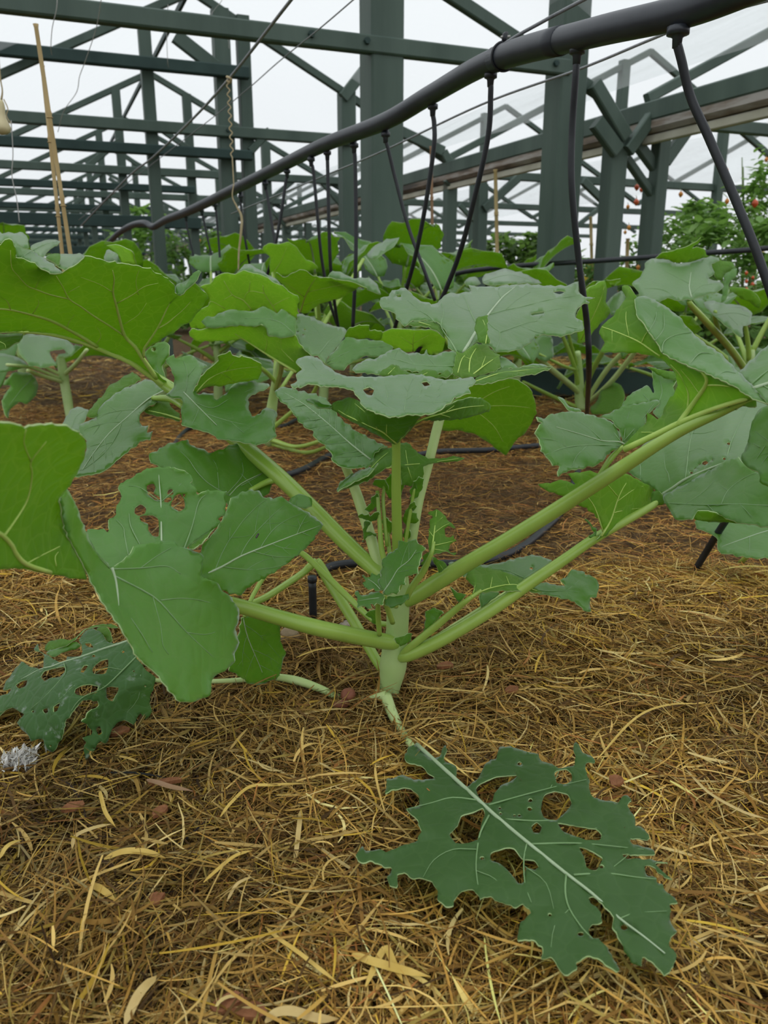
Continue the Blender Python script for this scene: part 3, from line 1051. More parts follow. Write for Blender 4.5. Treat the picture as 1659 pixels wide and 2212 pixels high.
# its curled upper margin
leaf(hero, [dict(c='Q7', s='u', j=1.2, g=7,
    o=[(380,490),(385,450),(430,410),(520,395),(610,400),(680,350),(720,310),(850,270),(960,270),(1010,300),(960,300),(850,290),(740,310),(690,345),(640,400),(560,455),(480,480),(420,500)],
    z=[(380,490,.045),(610,400,.06),(720,310,.07),(1010,300,.085)]),
  dict(c='Q7', s='t', j=1.2, g=7, o=[(390,520),(430,490),(520,470),(590,430),(640,420),(690,455),(620,490),(540,510),(460,545)], z=[(390,520,.045),(690,455,.055),(590,430,.055)]),
  dict(c='Q7', s='u', j=1.2, g=7, o=[(820,320),(860,285),(920,300),(950,360),(955,410),(930,430),(880,370)], z=[(820,320,.06),(955,410,.06),(920,300,.065)])],
  label='curled narrow leaf remnant above the ragged leaf')

# --- near left leaf, bent over on itself
leaf(hero, [dict(c='R6', s='u', j=2.0, g=10, b=0.003,
    o=[(-90,70),(0,74),(60,80),(110,90),(125,105),(150,92),(250,85),(330,95),(400,130),(430,170),(425,230),(400,300),(350,390),(310,440),(300,470),(315,580),(350,670),(400,760),(432,858),(250,830),(100,805),(-90,780)],
    y=[(-90,70,.33),(60,80,.345),(250,85,.37),(400,130,.395),(300,470,.45),(432,858,.475),(350,670,.465),(100,805,.40),(-90,780,.36),(100,400,.385)],
    m=[([(-90,600),(-20,620),(20,645),(60,690),(80,730),(130,780),(250,822)],1.2,1.4)],
    v=[([(20,640),(90,540),(140,450),(160,330),(155,270),(230,170)],.8,.3),([(130,780),(200,740),(300,690),(345,650)],.5,.2),([(280,790),(275,740),(310,700)],.4,.2),([(155,270),(120,180),(130,110)],.4,.2)]),
  dict(c='R6', s='t', j=2.4, g=9, b=0.0022,
    o=[(305,440),(330,395),(380,480),(420,590),(470,700),(560,790),(640,730),(665,690),(720,675),(800,665),(870,665),(880,685),(940,700),(1000,730),(1015,760),(1000,830),(1030,850),(1080,870),(1105,905),(1160,955),(1195,1010),(1190,1060),(1175,1110),(1195,1170),(1170,1230),(1170,1270),(1120,1310),(1060,1350),(1050,1430),(1010,1450),(960,1468),(900,1465),(850,1420),(790,1340),(700,1260),(640,1170),(590,1080),(530,1000),(460,880),(400,760),(350,670),(315,580),(300,470)],
    y=[(300,470,.45),(350,670,.465),(432,858,.475),(560,790,.505),(380,480,.475),(1000,730,.57),(800,665,.56),(1190,1050,.585),(1060,1350,.52),(900,1465,.475),(600,1080,.475),(800,1000,.515)],
    m=[([(556,798),(572,850),(582,905),(588,960),(590,1010)],1.6,.5)],
    v=[([(556,805),(700,800),(830,790),(900,830)],.7,.25),([(570,840),(760,940),(850,1030),(930,1120),(1080,1260)],1.0,.3),([(800,960),(900,950),(1000,960),(1100,990)],.5,.2),([(760,940),(800,1090),(810,1180),(840,1230)],.4,.2),([(930,1120),(1020,1130),(1100,1110)],.4,.2),([(700,800),(780,740),(850,700)],.4,.2),([(590,960),(700,1120),(760,1220)],.5,.2),([(545,800),(490,740),(450,660)],.5,.2)])],
  label='big near leaf at left, folded over with its glowing underside towards us',
  petiole=[dict(p=[(862,1388,.722,15),(840,1387,.712,19),(789,1378,.70,20),(697,1359,.67,20),(606,1335,.66,19),(520,1310,.645,18),(440,1290,.625,16),(330,1262,.575,12),(258,1243,.525,5)])])

# --- the leaf with feeding holes behind it
leaf(hero, [dict(c='R6', s='t', j=2.6, g=7,
    o=[(430,610),(480,605),(520,600),(535,620),(545,560),(575,530),(590,470),(605,440),(588,405),(610,370),(680,335),(700,320),(740,300),(850,295),(930,320),(960,345),(950,375),(975,400),(985,430),(1030,412),(1130,415),(1118,450),(1125,520),(1085,560),(1100,572),(1030,630),(940,690),(900,720),(700,810),(560,810),(450,720)],
    h=[[(730,390),(765,380),(775,400),(765,425),(795,445),(800,465),(770,460),(735,430)],[(818,455),(850,443),(857,460),(835,474),(813,470)],[(835,410),(855,405),(862,430),(850,440),(830,430)],[(870,440),(895,430),(915,455),(920,500),(890,517),(850,490),(855,470)],[(670,500),(700,480),(728,500),(720,530),(690,540),(668,525)],[(695,540),(760,535),(788,560),(792,640),(760,640),(738,610),(735,580),(700,565)],[(908,430),(924,430),(916,452)]],
    y=[(560,810,.53),(700,800,.54),(900,720,.57),(1120,420,.62),(850,300,.62),(590,440,.60),(440,620,.56)],
    m=[([(805,790),(803,600),(800,460),(795,400),(790,330)],1.0,.3)],
    v=[([(910,720),(940,640),(960,580),(990,470),(1030,430)],.8,.3),([(803,560),(860,500),(900,470)],.5,.2),([(640,740),(620,640),(615,600),(580,560)],.6,.2),([(803,470),(880,400),(930,350)],.5,.2),([(800,470),(700,400),(640,390)],.5,.2),([(700,690),(650,590),(640,520),(610,470)],.6,.2)]),
   dict(c='R6', s='u', j=1.5, g=7, o=[(935,695),(1000,640),(1080,580),(1060,610),(1000,680),(950,705)], y=[(935,695,.568),(1080,580,.60),(1000,680,.565)])],
  label='upright leaf with a cluster of round feeding holes',
  petiole=dict(p=[(470,1290,.63,9),(400,1265,.60,9),(350,1240,.575,7),(349,1225,.57,5)]))

# --- broad pale leaf beside it
leaf(hero, [dict(c='R6', s='t', j=2.8, g=8,
    o=[(990,810),(980,750),(1000,720),(1000,690),(1080,600),(1130,500),(1150,450),(1190,430),(1240,408),(1290,415),(1305,440),(1350,450),(1400,440),(1430,460),(1480,490),(1530,520),(1580,550),(1612,585),(1580,630),(1545,680),(1480,740),(1400,800),(1300,860),(1250,890),(1200,930),(1150,930),(1100,910),(1050,870),(1000,850)],
    y=[(990,820,.575),(1240,408,.68),(1612,585,.70),(1200,930,.60),(1130,500,.64),(1300,680,.635),(1480,740,.645)],
    m=[([(985,845),(1100,795),(1200,740),(1350,680),(1480,630),(1590,590)],1.2,.3)],
    a=[([(985,845),(1100,795),(1200,740),(1350,680),(1480,630),(1590,590)],dict(n=4,r=.5,ang=45))])],
  label='broad smooth leaf pointing right, beside the holed leaf',
  petiole=dict(p=[(530,1310,.65,9),(480,1290,.64,9),(450,1268,.625,6)]))

# --- long stalk up to the left, its shaded side leaf and the great leaf at its end
leaf(hero, [dict(c='R6', s='t', j=2.6, g=8,
    o=[(740,230),(780,215),(830,180),(880,170),(935,158),(950,185),(1010,205),(1050,225),(1110,205),(1160,180),(1220,180),(1260,190),(1280,210),(1270,240),(1310,275),(1365,265),(1365,300),(1370,340),(1345,420),(1310,450),(1250,500),(1130,480),(1000,440),(900,350),(800,300),(745,270)],
    y=[(740,230,.76),(1365,265,.83),(1130,480,.77),(935,158,.80),(1200,180,.83),(1310,450,.79),(800,300,.75)],
    m=[([(1300,330),(1200,380),(1140,440)],.7,.5)],
    v=[([(1140,440),(1040,380),(980,320),(940,260),(900,220)],.9,.3),([(1130,430),(1200,350),(1210,300),(1190,230)],.7,.3),([(1200,330),(1260,400),(1270,450)],.5,.2),([(1090,410),(1080,300),(1060,260)],.5,.2),([(1200,390),(1290,340),(1340,300)],.6,.2)])],
  label='dark shaded side leaf on the long left stalk', petiole=dict(p=[(610,1036,.80,9),(580,1040,.80,8),(540,1060,.785,6)]))

leaf(hero, [dict(c='Q3', s='u', j=2.4, g=9, b=0.0028, w=0.004,
    o=[(-80,200),(0,190),(40,150),(80,142),(100,160),(135,220),(140,300),(200,310),(280,350),(350,390),(430,430),(490,440),(530,430),(580,400),(650,360),(710,310),(725,288),(780,295),(850,310),(900,330),(1000,345),(1100,358),(1200,375),(1240,390),(1290,395),(1330,430),(1400,460),(1450,495),(1490,530),(1500,570),(1500,600),(1540,620),(1600,570),(1640,530),(1660,500),(1690,540),(1760,600),(1775,650),(1700,760),(1650,830),(1560,890),(1480,940),(1400,990),(1290,1060),(1240,1090),(1225,1130),(1240,1190),(1350,1290),(1450,1400),(1400,1430),(1250,1300),(1100,1215),(900,1130),(700,1050),(500,985),(350,950),(200,935),(0,950),(-80,955)],
    y=[(1420,1410,.91),(1225,1130,.86),(1770,650,.83),(1240,390,.76),(725,288,.70),(300,360,.68),(0,190,.66),(-80,560,.70),(0,950,.78),(500,985,.82),(900,1130,.86)],
    m=[([(1440,1420),(1250,1290),(1100,1190),(900,1105),(700,1025),(500,970),(300,940),(100,935),(-80,940)],3.6,1.0)],
    v=[([(830,1060),(720,990),(570,905),(440,840),(280,790),(90,745),(-80,735)],2.2,1.0),([(1330,1330),(1270,1240),(1215,1160),(1150,1060),(1065,970),(1020,820),(990,700),(965,600),(975,490),(960,410)],3.0,.4),([(1065,970),(930,880),(800,800),(690,720),(590,655),(540,560),(480,460)],1.2,.4),([(590,655),(420,615),(300,570),(230,540),(150,450),(100,385),(90,240)],.8,.3),([(1225,1150),(1230,1080),(1260,1030),(1340,910),(1400,790),(1450,690),(1510,620)],1.6,.4),([(1340,910),(1430,860),(1500,800),(1580,730),(1640,660)],.9,.3),([(1000,690),(1130,620),(1230,550),(1350,520)],.8,.25),([(570,905),(590,850),(635,790)],.5,.2),([(825,1035),(860,980),(850,930),(830,900)],.4,.2),([(90,745),(60,670),(0,635)],.6,.2),([(965,600),(850,530),(690,470)],.5,.2),([(580,600),(680,545)],.4,.2),([(1060,870),(1180,790),(1250,690)],.4,.2),([(1180,620),(1160,500),(1190,400)],.4,.2),([(280,780),(330,700),(325,660)],.4,.2),([(300,570),(340,480)],.3,.2)]),
  dict(c='Q3', s='t', j=2.0, g=8,
    o=[(100,160),(135,172),(200,215),(270,240),(380,310),(480,380),(530,425),(490,442),(430,432),(350,392),(280,352),(200,312),(140,302),(130,225)],
    y=[(100,160,.68),(530,425,.70),(140,302,.673),(350,392,.683),(380,310,.72),(270,240,.72)], v=[([(180,300),(280,240),(300,260)],.4,.2)]),
  dict(c='Q3', s='t', j=1.4, g=6,
    o=[(1500,600),(1497,560),(1530,515),(1580,530),(1640,440),(1700,410),(1720,420),(1690,470),(1670,510),(1600,570),(1540,625)], y=[(1500,600,.79),(1700,420,.80),(1600,570,.79)]),
  dict(c='Q3', s='u', j=2.0, g=9, o=[(200,950),(160,1020),(40,1085),(-80,1095),(-80,955),(0,950)], y=[(200,950,.79),(-80,955,.775),(-80,1095,.74),(100,1050,.76)], v=[([(0,1020),(40,1040),(50,1070)],.4,.2)])],
  label='great leaf at upper left seen from beneath, glowing green with yellow veins',
  petiole=dict(p=[(850,1262,.722,12),(816,1236,.73,17),(743,1168,.755,19),(670,1094,.78,19),(597,1024,.805,19),(480,924,.85,18),(420,872,.875,17),(365,836,.905,15),(330,810,.91,10)]))

leaf(hero, [dict(c='R6', s='t', j=1.6, g=6, o=[(1435,465),(1470,435),(1510,432),(1555,460),(1550,490),(1515,505),(1460,490)], y=[(1435,465,.745),(1555,460,.745),(1515,505,.735)], a=[([(1450,490),(1550,460)],dict(n=2,r=.3))])],
  label='tiny leaflet on the long left stalk')

# --- side leaves under the great leaf
leaf(hero, [dict(c='R3', s='t', j=2.6, g=8,
    o=[(845,700),(890,675),(900,695),(950,680),(970,675),(1000,690),(1030,720),(1065,740),(1040,750),(1030,790),(1000,850),(1020,880),(1050,870),(1090,880),(1110,905),(1180,850),(1220,820),(1300,812),(1385,835),(1350,860),(1290,890),(1270,910),(1290,990),(1320,985),(1340,960),(1390,950),(1420,980),(1405,1040),(1415,1090),(1380,1120),(1320,1140),(1180,1120),(1110,1105),(1060,1075),(990,1060),(930,1030),(925,960),(930,905),(880,905),(845,880),(870,860),(890,830),(880,760)],
    y=[(845,700,.88),(1065,740,.89),(1385,835,.92),(1180,1120,.78),(1420,980,.83),(930,1030,.79),(930,900,.83),(1200,950,.83),(870,860,.85)],
    m=[([(940,870),(980,910),(1050,980),(1110,1040)],.9,.4)],
    v=[([(990,920),(1090,950),(1180,900),(1300,850)],.6,.2),([(1050,980),(1180,1020),(1320,1050)],.6,.2),([(950,870),(960,780),(940,710)],.6,.2),([(1020,950),(1000,1000),(980,1040)],.4,.2),([(960,790),(1010,730)],.4,.2),([(1180,1020),(1250,1080)],.4,.2)]),
  dict(c='R3', s='u', j=1.6, g=8,
    o=[(985,880),(1000,850),(1030,790),(1070,750),(1120,710),(1110,690),(1180,663),(1190,680),(1230,695),(1240,685),(1290,700),(1340,730),(1340,770),(1325,800),(1280,815),(1220,822),(1140,838),(1060,845),(1010,878)],
    y=[(985,880,.84),(1340,740,.86),(1120,700,.83),(1180,830,.90),(1320,805,.91)],
    v=[([(1005,870),(1060,810),(1130,770),(1220,750),(1320,740)],.9,.3),([(1130,770),(1180,800),(1200,820)],.4,.2),([(1160,760),(1200,710)],.4,.2)])],
  label='notched pale side leaf with one lobe folded up',
  petiole=dict(p=[(470,930,.84,8),(430,880,.845,8),(405,850,.845,6)]))
leaf(hero, [dict(c='R3', s='t', j=1.6, g=7, h=[(785,650,14)],
    o=[(740,665),(790,625),(840,608),(868,640),(860,690),(830,740),(850,800),(890,830),(870,860),(800,790),(760,720)], y=[(740,665,.93),(868,640,.92),(880,850,.90),(790,780,.92)], v=[([(870,845),(810,760),(800,690),(840,640)],.5,.2)])],
  label='small curled leaf in the crook of the left stalk')
leaf(hero, [dict(c='R3', s='t', j=2.6, g=8, b=.003,
    o=[(380,1300),(430,1200),(440,1120),(400,1060),(410,1030),(480,1000),(520,930),(600,870),(680,830),(750,800),(800,825),(848,862),(800,885),(805,920),(740,960),(715,1000),(730,1040),(760,1040),(755,1075),(782,1070),(770,1110),(720,1125),(650,1180),(600,1220),(560,1260),(490,1290),(430,1300)],
    y=[(380,1300,.76),(800,850,.95),(440,1100,.85),(770,1090,.84),(490,1290,.77),(600,870,.92),(650,1000,.87)],
    m=[([(840,862),(760,905),(650,1000),(560,1080),(480,1180),(420,1270)],1.2,.3)], a=[([(760,905),(650,1000),(560,1080),(480,1180),(420,1270)],dict(n=4,r=.6,ang=42))]),
  dict(c='R3', s='u', j=2.0, g=8,
    o=[(440,992),(480,930),(530,880),(550,840),(620,800),(680,765),(720,805),(640,855),(600,880),(530,935),(490,1000)], y=[(440,992,.88),(680,765,.98),(600,880,.925),(490,1000,.875)], v=[])],
  label='pale drooping leaf at left with a bitten edge',
  petiole=dict(p=[(400,880,.88,9),(370,862,.91,9),(330,860,.92,6)]))
leaf(hero, [dict(c='R3', s='u', j=1.6, g=8,
    o=[(820,880),(860,900),(880,950),(920,980),(920,1018),(850,1000),(770,985),(735,960),(790,935)], y=[(820,880,.93),(920,1018,.90),(735,960,.90)], m=[([(925,1010),(850,985),(760,965)],1.2,.6)])],
  label='small green lobe under the left stalk')

# --- the leaf at the centre on its own upright stalk
leaf(hero, [dict(c='R4', s='t', j=2.4, g=7,
    o=[(170,480),(200,458),(270,460),(330,510),(400,545),(480,550),(570,550),(640,545),(720,540),(800,550),(880,565),(950,560),(1010,555),(1025,575),(990,605),(1000,630),(930,650),(880,690),(850,715),(780,735),(700,735),(620,745),(540,720),(500,705),(470,660),(440,620),(380,605),(300,600),(240,590),(200,600),(165,610),(150,590),(180,570),(170,540),(200,520)],
    h=[[(488,612),(520,602),(542,612),(532,642),(505,637)],[(763,580),(790,575),(807,592),(780,598)]],
    y=[(700,738,.60),(640,545,.74),(170,480,.74),(1015,560,.72),(300,600,.66),(990,620,.66),(500,705,.61),(640,640,.66)],
    a=[([(660,738),(600,650),(450,590),(250,540)],dict(n=4,r=.4,ang=45)),([(660,738),(780,640),(950,590)],dict(n=3,r=.4,ang=45))]),
  dict(c='R4', s='u', j=1.6, g=7,
    o=[(640,876),(560,835),(480,790),(400,745),(335,702),(345,680),(390,660),(430,650),(500,690),(560,725),(640,738),(760,735),(740,770),(690,825),(665,850)],
    y=[(640,876,.665),(335,702,.70),(430,650,.68),(500,690,.625),(640,738,.612),(760,735,.615)],
    m=[([(645,868),(590,820),(530,790),(420,740),(370,710)],.9,.3)], v=[([(560,805),(520,740),(450,680)],.5,.2),([(600,828),(600,770)],.5,.2)]),
  dict(c='R4', s='u', j=1.8, g=7,
    o=[(640,876),(680,815),(720,770),(790,752),(870,700),(930,668),(1000,650),(1060,660),(1095,690),(1080,720),(1000,745),(950,755),(850,762),(780,762),(730,790),(690,835)],
    y=[(640,876,.665),(790,752,.625),(1060,660,.69),(1000,745,.68),(690,835,.662)],
    v=[([(655,862),(740,770),(850,730),(960,700),(1060,690)],.9,.3),([(850,730),(900,745)],.4,.2),([(870,725),(920,690)],.4,.2)]),
  dict(c='R4', s='t', j=1.6, g=7, o=[(215,665),(250,655),(300,680),(345,690),(335,705),(280,700)], y=[(215,665,.71),(345,690,.70),(280,700,.70)])],
  label='pale central leaf held flat on a straight upright stalk',
  petiole=dict(p=[(860,1290,.718,10),(860,1240,.712,11),(858,1170,.70,11),(856,1060,.685,10.5),(856,980,.675,9.5),(855,930,.668,9),(852,905,.662,7)]))

# --- puckered leaf and the dark lobe below it
leaf(hero, [dict(c='R4', s='t', j=3.4, g=6, b=.0065,
    o=[(80,610),(130,600),(200,620),(280,640),(320,660),(345,690),(370,730),(420,780),(500,830),(560,860),(605,880),(560,900),(540,930),(540,960),(500,980),(440,990),(400,985),(350,960),(340,920),(310,880),(270,850),(250,810),(200,780),(160,730),(130,690),(90,660)],
    y=[(80,610,.84),(345,690,.80),(600,880,.74),(440,990,.71),(200,780,.76),(330,780,.765)],
    m=[([(525,945),(430,870),(330,780),(220,690),(120,630)],1.1,.3)], a=[([(525,945),(430,870),(330,780),(220,690),(120,630)],dict(n=9,r=.6,ang=48))])],
  label='puckered pale leaf left of the central stalk',
  petiole=dict(p=[(848,1290,.725,9),(819,1221,.735,13),(792,1132,.75,13),(766,1055,.76,12),(742,1000,.75,9),(720,960,.755,5)], mat=PETIOLE_PALE))
leaf(hero, [dict(c='R4', s='u', j=2.2, g=7,
    o=[(365,1095),(390,1050),(440,1010),(520,980),(530,920),(530,880),(590,890),(640,880),(690,860),(740,900),(790,935),(870,935),(920,925),(970,940),(930,955),(850,960),(780,975),(775,1030),(720,1070),(670,1060),(660,970),(600,985),(520,1040),(450,1070)],
    y=[(365,1095,.70),(530,900,.74),(690,860,.75),(970,940,.74),(720,1070,.72),(620,985,.70)],
    v=[([(380,1085),(500,1010),(560,950),(620,900)],.6,.2),([(600,985),(690,970),(780,962),(940,940)],.6,.3),([(700,980),(720,1040)],.5,.2),([(700,970),(690,900)],.4,.2)]),
  dict(c='R4', s='t', j=1.8, g=7, o=[(365,1095),(380,1050),(440,1010),(520,978),(540,985),(560,960),(520,1015),(450,1050)], y=[(365,1095,.695),(520,978,.705),(560,960,.70)], v=[([(375,1085),(450,1030),(520,990)],.5,.2)])],
  label='dark wavy leaf crossing behind the upright stalk', petiole=dict(p=[(868,1250,.73,6),(862,1120,.725,6),(858,1015,.715,5)]))

# --- the wide pale leaf at centre right
leaf(hero, [dict(c='Q2', s='t', j=2.6, g=8, b=.003, w=.003,
    o=[(0,540),(60,525),(80,495),(150,470),(185,465),(220,505),(300,560),(370,580),(420,580),(450,530),(500,512),(600,505),(650,490),(635,450),(680,455),(780,460),(860,455),(920,445),(1050,440),(1200,450),(1350,450),(1430,420),(1430,490),(1470,530),(1545,540),(1480,552),(1505,572),(1460,592),(1420,620),(1410,680),(1460,705),(1465,770),(1380,800),(1290,820),(1200,810),(1120,820),(1090,860),(1000,915),(920,930),(830,935),(790,890),(690,860),(650,900),(600,930),(550,930),(490,900),(480,800),(440,745),(400,710),(330,705),(240,710),(180,740),(130,700),(100,650),(20,620)],
    h=[[(1240,500),(1290,490),(1330,500),(1290,517)],[(1083,655),(1180,638),(1177,654),(1090,668)],[(115,520),(150,513),(157,532),(125,537)]],
    y=[(560,930,.80),(650,900,.80),(900,445,1.08),(0,560,.94),(1500,560,1.02),(920,930,.83),(180,740,.86),(650,490,1.05),(1290,820,.90),(780,660,.92),(400,640,.90)],
    m=[([(600,935),(640,870),(680,800),(730,730),(780,660),(870,550),(920,505),(970,465)],2.2,.8)],
    v=[([(555,935),(520,870),(480,815)],1.4,.9),([(690,720),(650,640),(620,570),(600,530)],1.0,.3),([(790,660),(900,630),(1000,610),(1200,560),(1400,530)],.9,.3),([(860,790),(1000,740),(1120,710),(1300,740),(1440,770)],.8,.3),([(780,720),(820,760),(860,790),(860,850),(830,920)],.8,.3),([(480,815),(440,740),(460,650),(440,580)],.8,.3),([(400,720),(350,670),(300,640),(200,560)],.7,.3),([(900,630),(980,560),(1080,500)],.5,.2),([(1120,710),(1200,640),(1300,620)],.5,.2),([(870,550),(850,500),(860,465)],.5,.2),([(650,640),(560,600),(520,540)],.4,.2),([(300,640),(180,620),(60,580)],.4,.2),([(1000,740),(1100,780),(1180,800)],.4,.2)]),
  dict(c='Q2', s='u', j=1.8, g=7, o=[(180,738),(210,718),(240,708),(330,704),(392,706),(430,745),(490,770),(535,770),(495,782),(470,800),(470,830),(400,775),(350,755),(270,745)], y=[(180,738,.862),(392,706,.87),(535,770,.85),(470,830,.84),(270,745,.85)], v=[([(280,715),(400,755),(470,810)],.5,.2)])],
  label='wide pale leaf with white midrib and slit holes, at centre right',
  petiole=dict(p=[(866,1268,.725,9),(876,1222,.728,12),(891,1158,.735,11),(905,1080,.745,10.5),(926,1000,.76,10.5),(949,908,.775,10.5),(972,840,.785,9),(995,775,.80,6),(1003,757,.81,3)], mat=PETIOLE_PALE))
leaf(hero, [dict(c='Q2', s='u', j=2.2, g=6, o=[(680,720),(700,680),(775,668),(775,780),(790,870),(740,866),(710,865),(690,800)], y=[(680,720,.82),(775,668,.82),(740,866,.785)], v=[([(760,870),(770,780),(740,700)],.6,.2),([(770,780),(700,790)],.4,.2)]),
  dict(c='Q2', s='y', j=2.6, g=7, o=[(530,1100),(525,1050),(550,930),(600,930),(680,870),(730,870),(780,880),(800,920),(865,950),(860,1050),(800,1080),(690,1107),(600,1117)],
    y=[(530,1100,.755),(550,930,.78),(680,870,.80),(865,950,.80),(860,1050,.775),(600,1117,.76)], v=[([(640,1090),(650,980),(700,890)],.8,.3),([(670,1090),(760,1020),(850,960)],.8,.3),([(560,1080),(590,980),(640,930)],.6,.2),([(650,980),(600,960)],.3,.2),([(730,1040),(760,960)],.4,.2)]),
  dict(c='Q2', s='u', j=1.8, g=7, o=[(690,1107),(800,1080),(865,1047),(940,1045),(980,1050),(1040,1032),(1140,1038),(1235,1037),(1220,1052),(1100,1090),(960,1110),(800,1150),(680,1160)],
    y=[(690,1107,.765),(865,1047,.78),(1235,1037,.80),(1100,1090,.775),(680,1160,.74)], v=[([(690,1140),(850,1085),(1000,1065),(1200,1045)],.7,.2)]),
  dict(c='Q2', s='t', j=1.6, g=7, o=[(865,1048),(862,960),(930,985),(975,1020),(1000,1040),(1100,1010),(1235,1034),(1140,1040),(1040,1034),(980,1052),(940,1047)], y=[(865,1048,.79),(862,960,.83),(1235,1034,.81),(980,1052,.785)])],
  label='folded green lobes at the foot of the wide pale leaf')
leaf(hero, [dict(c='Q2', s='t', j=2.6, g=7, o=[(-200,1060),(-160,1010),(-100,985),(-40,975),(0,960),(60,920),(140,895),(190,935),(240,930),(320,940),(340,905),(355,950),(430,940),(500,920),(552,930),(530,1040),(520,1092),(440,1085),(300,1075),(150,1060),(0,1090),(-100,1085)],
    y=[(-200,1060,.80),(140,895,.84),(552,930,.79),(520,1092,.755),(150,1060,.775),(340,905,.82)], v=[([(530,1030),(400,1030),(250,1020),(100,980),(0,1000)],.8,.3),([(400,1030),(350,970)],.4,.2),([(250,1020),(200,950)],.4,.2),([(100,980),(130,920)],.4,.2)]),
  dict(c='Q2', s='u', j=2.2, g=6, o=[(-10,1100),(20,1060),(60,1035),(110,1018),(180,1060),(260,1082),(330,1050),(400,1058),(430,1090),(490,1053),(502,1105),(300,1120)], y=[(-10,1100,.735),(110,1018,.75),(330,1050,.755),(502,1105,.745),(300,1120,.74)], v=[([(60,1090),(110,1040)],.4,.2),([(300,1100),(360,1070)],.4,.2)])],
  label='wavy side leaf behind the central leaf', petiole=dict(p=[(972,850,.782,6),(975,810,.775,5)]))

# --- thick right-hand stalk and its twisted leaf
leaf(hero, [dict(c='R5', s='y', j=2.2, g=9, b=.0026,
    o=[(655,370),(690,365),(725,400),(745,440),(735,500),(755,560),(790,600),(810,640),(860,700),(890,760),(960,800),(1040,840),(1180,900),(1300,950),(1420,1010),(1430,1040),(1350,1050),(1200,1100),(1080,1140),(960,1200),(860,1250),(690,1330),(665,1300),(730,1230),(800,1160),(805,1105),(860,1145),(890,1120),(905,1070),(950,1010),(975,965),(970,900),(940,850),(880,800),(760,765),(540,760),(530,755),(555,715),(525,650),(530,610),(590,560),(650,480),(675,440)],
    y=[(655,370,.66),(530,640,.65),(540,760,.64),(745,440,.645),(810,640,.615),(1040,840,.585),(1300,950,.56),(1430,1040,.56),(960,1200,.61),(690,1330,.64),(805,1105,.645),(950,1010,.635),(760,765,.625)],
    m=[([(670,1325),(860,1235),(1000,1165),(1200,1085),(1410,1020)],2.6,1.6)],
    v=[([(985,1180),(1050,1090),(1100,1020),(1140,960),(1150,910),(1120,870)],2.6,1.0),([(1145,950),(1220,950),(1300,960),(1400,985)],.8,.3),([(1040,1090),(1045,1000),(1020,930),(990,880),(940,830)],1.0,.4),([(880,780),(820,740),(770,705),(700,670),(600,630),(540,610)],.9,.3),([(770,705),(790,660),(805,640)],.5,.2),([(1110,1000),(1060,930),(1000,860)],.7,.2),([(770,1225),(830,1225),(880,1235)],.4,.2),([(600,630),(600,700)],.3,.2),([(700,670),(680,560),(690,480)],.4,.2)]),
  dict(c='R5', s='u', j=1.6, g=8, o=[(1270,1075),(1330,1055),(1420,1025),(1440,1045),(1430,1080),(1350,1075),(1320,1095)], y=[(1270,1075,.57),(1440,1045,.56),(1320,1095,.565)]),
  dict(c='R5', s='t', j=2.2, g=9, b=.0024,
    o=[(738,435),(790,425),(850,450),(930,500),(1000,560),(1070,640),(1150,710),(1230,760),(1290,820),(1350,880),(1430,960),(1530,1075),(1600,1130),(1530,1075),(1400,1015),(1300,950),(1200,905),(1150,880),(1100,862),(1040,835),(960,800),(890,760),(860,700),(810,640),(790,600),(755,560),(735,500)][:-0 or None],
    y=[(738,435,.645),(810,640,.605),(890,760,.59),(1040,840,.575),(1300,950,.55),(1530,1075,.52),(1000,560,.63),(1230,760,.60),(1430,960,.55),(850,450,.65)],
    v=[([(890,760),(900,700),(960,660),(1060,640)],.6,.25),([(850,690),(900,620),(900,520)],.5,.2),([(1050,830),(1100,770),(1150,760),(1200,775)],.6,.2),([(810,640),(850,570),(860,500)],.5,.2),([(1200,900),(1260,870),(1320,880)],.4,.2)])],
  label='large twisted leaf on the thick right stalk, lit green underneath',
  petiole=dict(p=[(872,1302,.722,14),(895,1289,.715,18),(945,1257,.705,20),(1000,1223,.695,19),(1100,1164,.675,18.5),(1200,1102,.655,18),(1340,1012,.63,17),(1420,960,.613,15),(1480,926,.60,13),(1560,890,.58,10),(1625,860,.56,7)]))
leaf(hero, [dict(c='R5', s='t', j=2.0, g=10,
    o=[(1340,882),(1400,812),(1520,700),(1580,650),(1640,620),(1640,1100),(1560,1085),(1500,1050),(1430,962)], y=[(1340,882,.585),(1580,650,.62),(1640,1100,.50),(1430,962,.548),(1640,800,.57)],
    m=[([(1420,970),(1500,942),(1640,895)],1.8,1.0)], v=[([(1410,945),(1500,870),(1640,790)],.9,.4),([(1480,950),(1560,1000),(1640,1030)],.6,.3)])],
  label='pale upper part of the twisted right leaf')
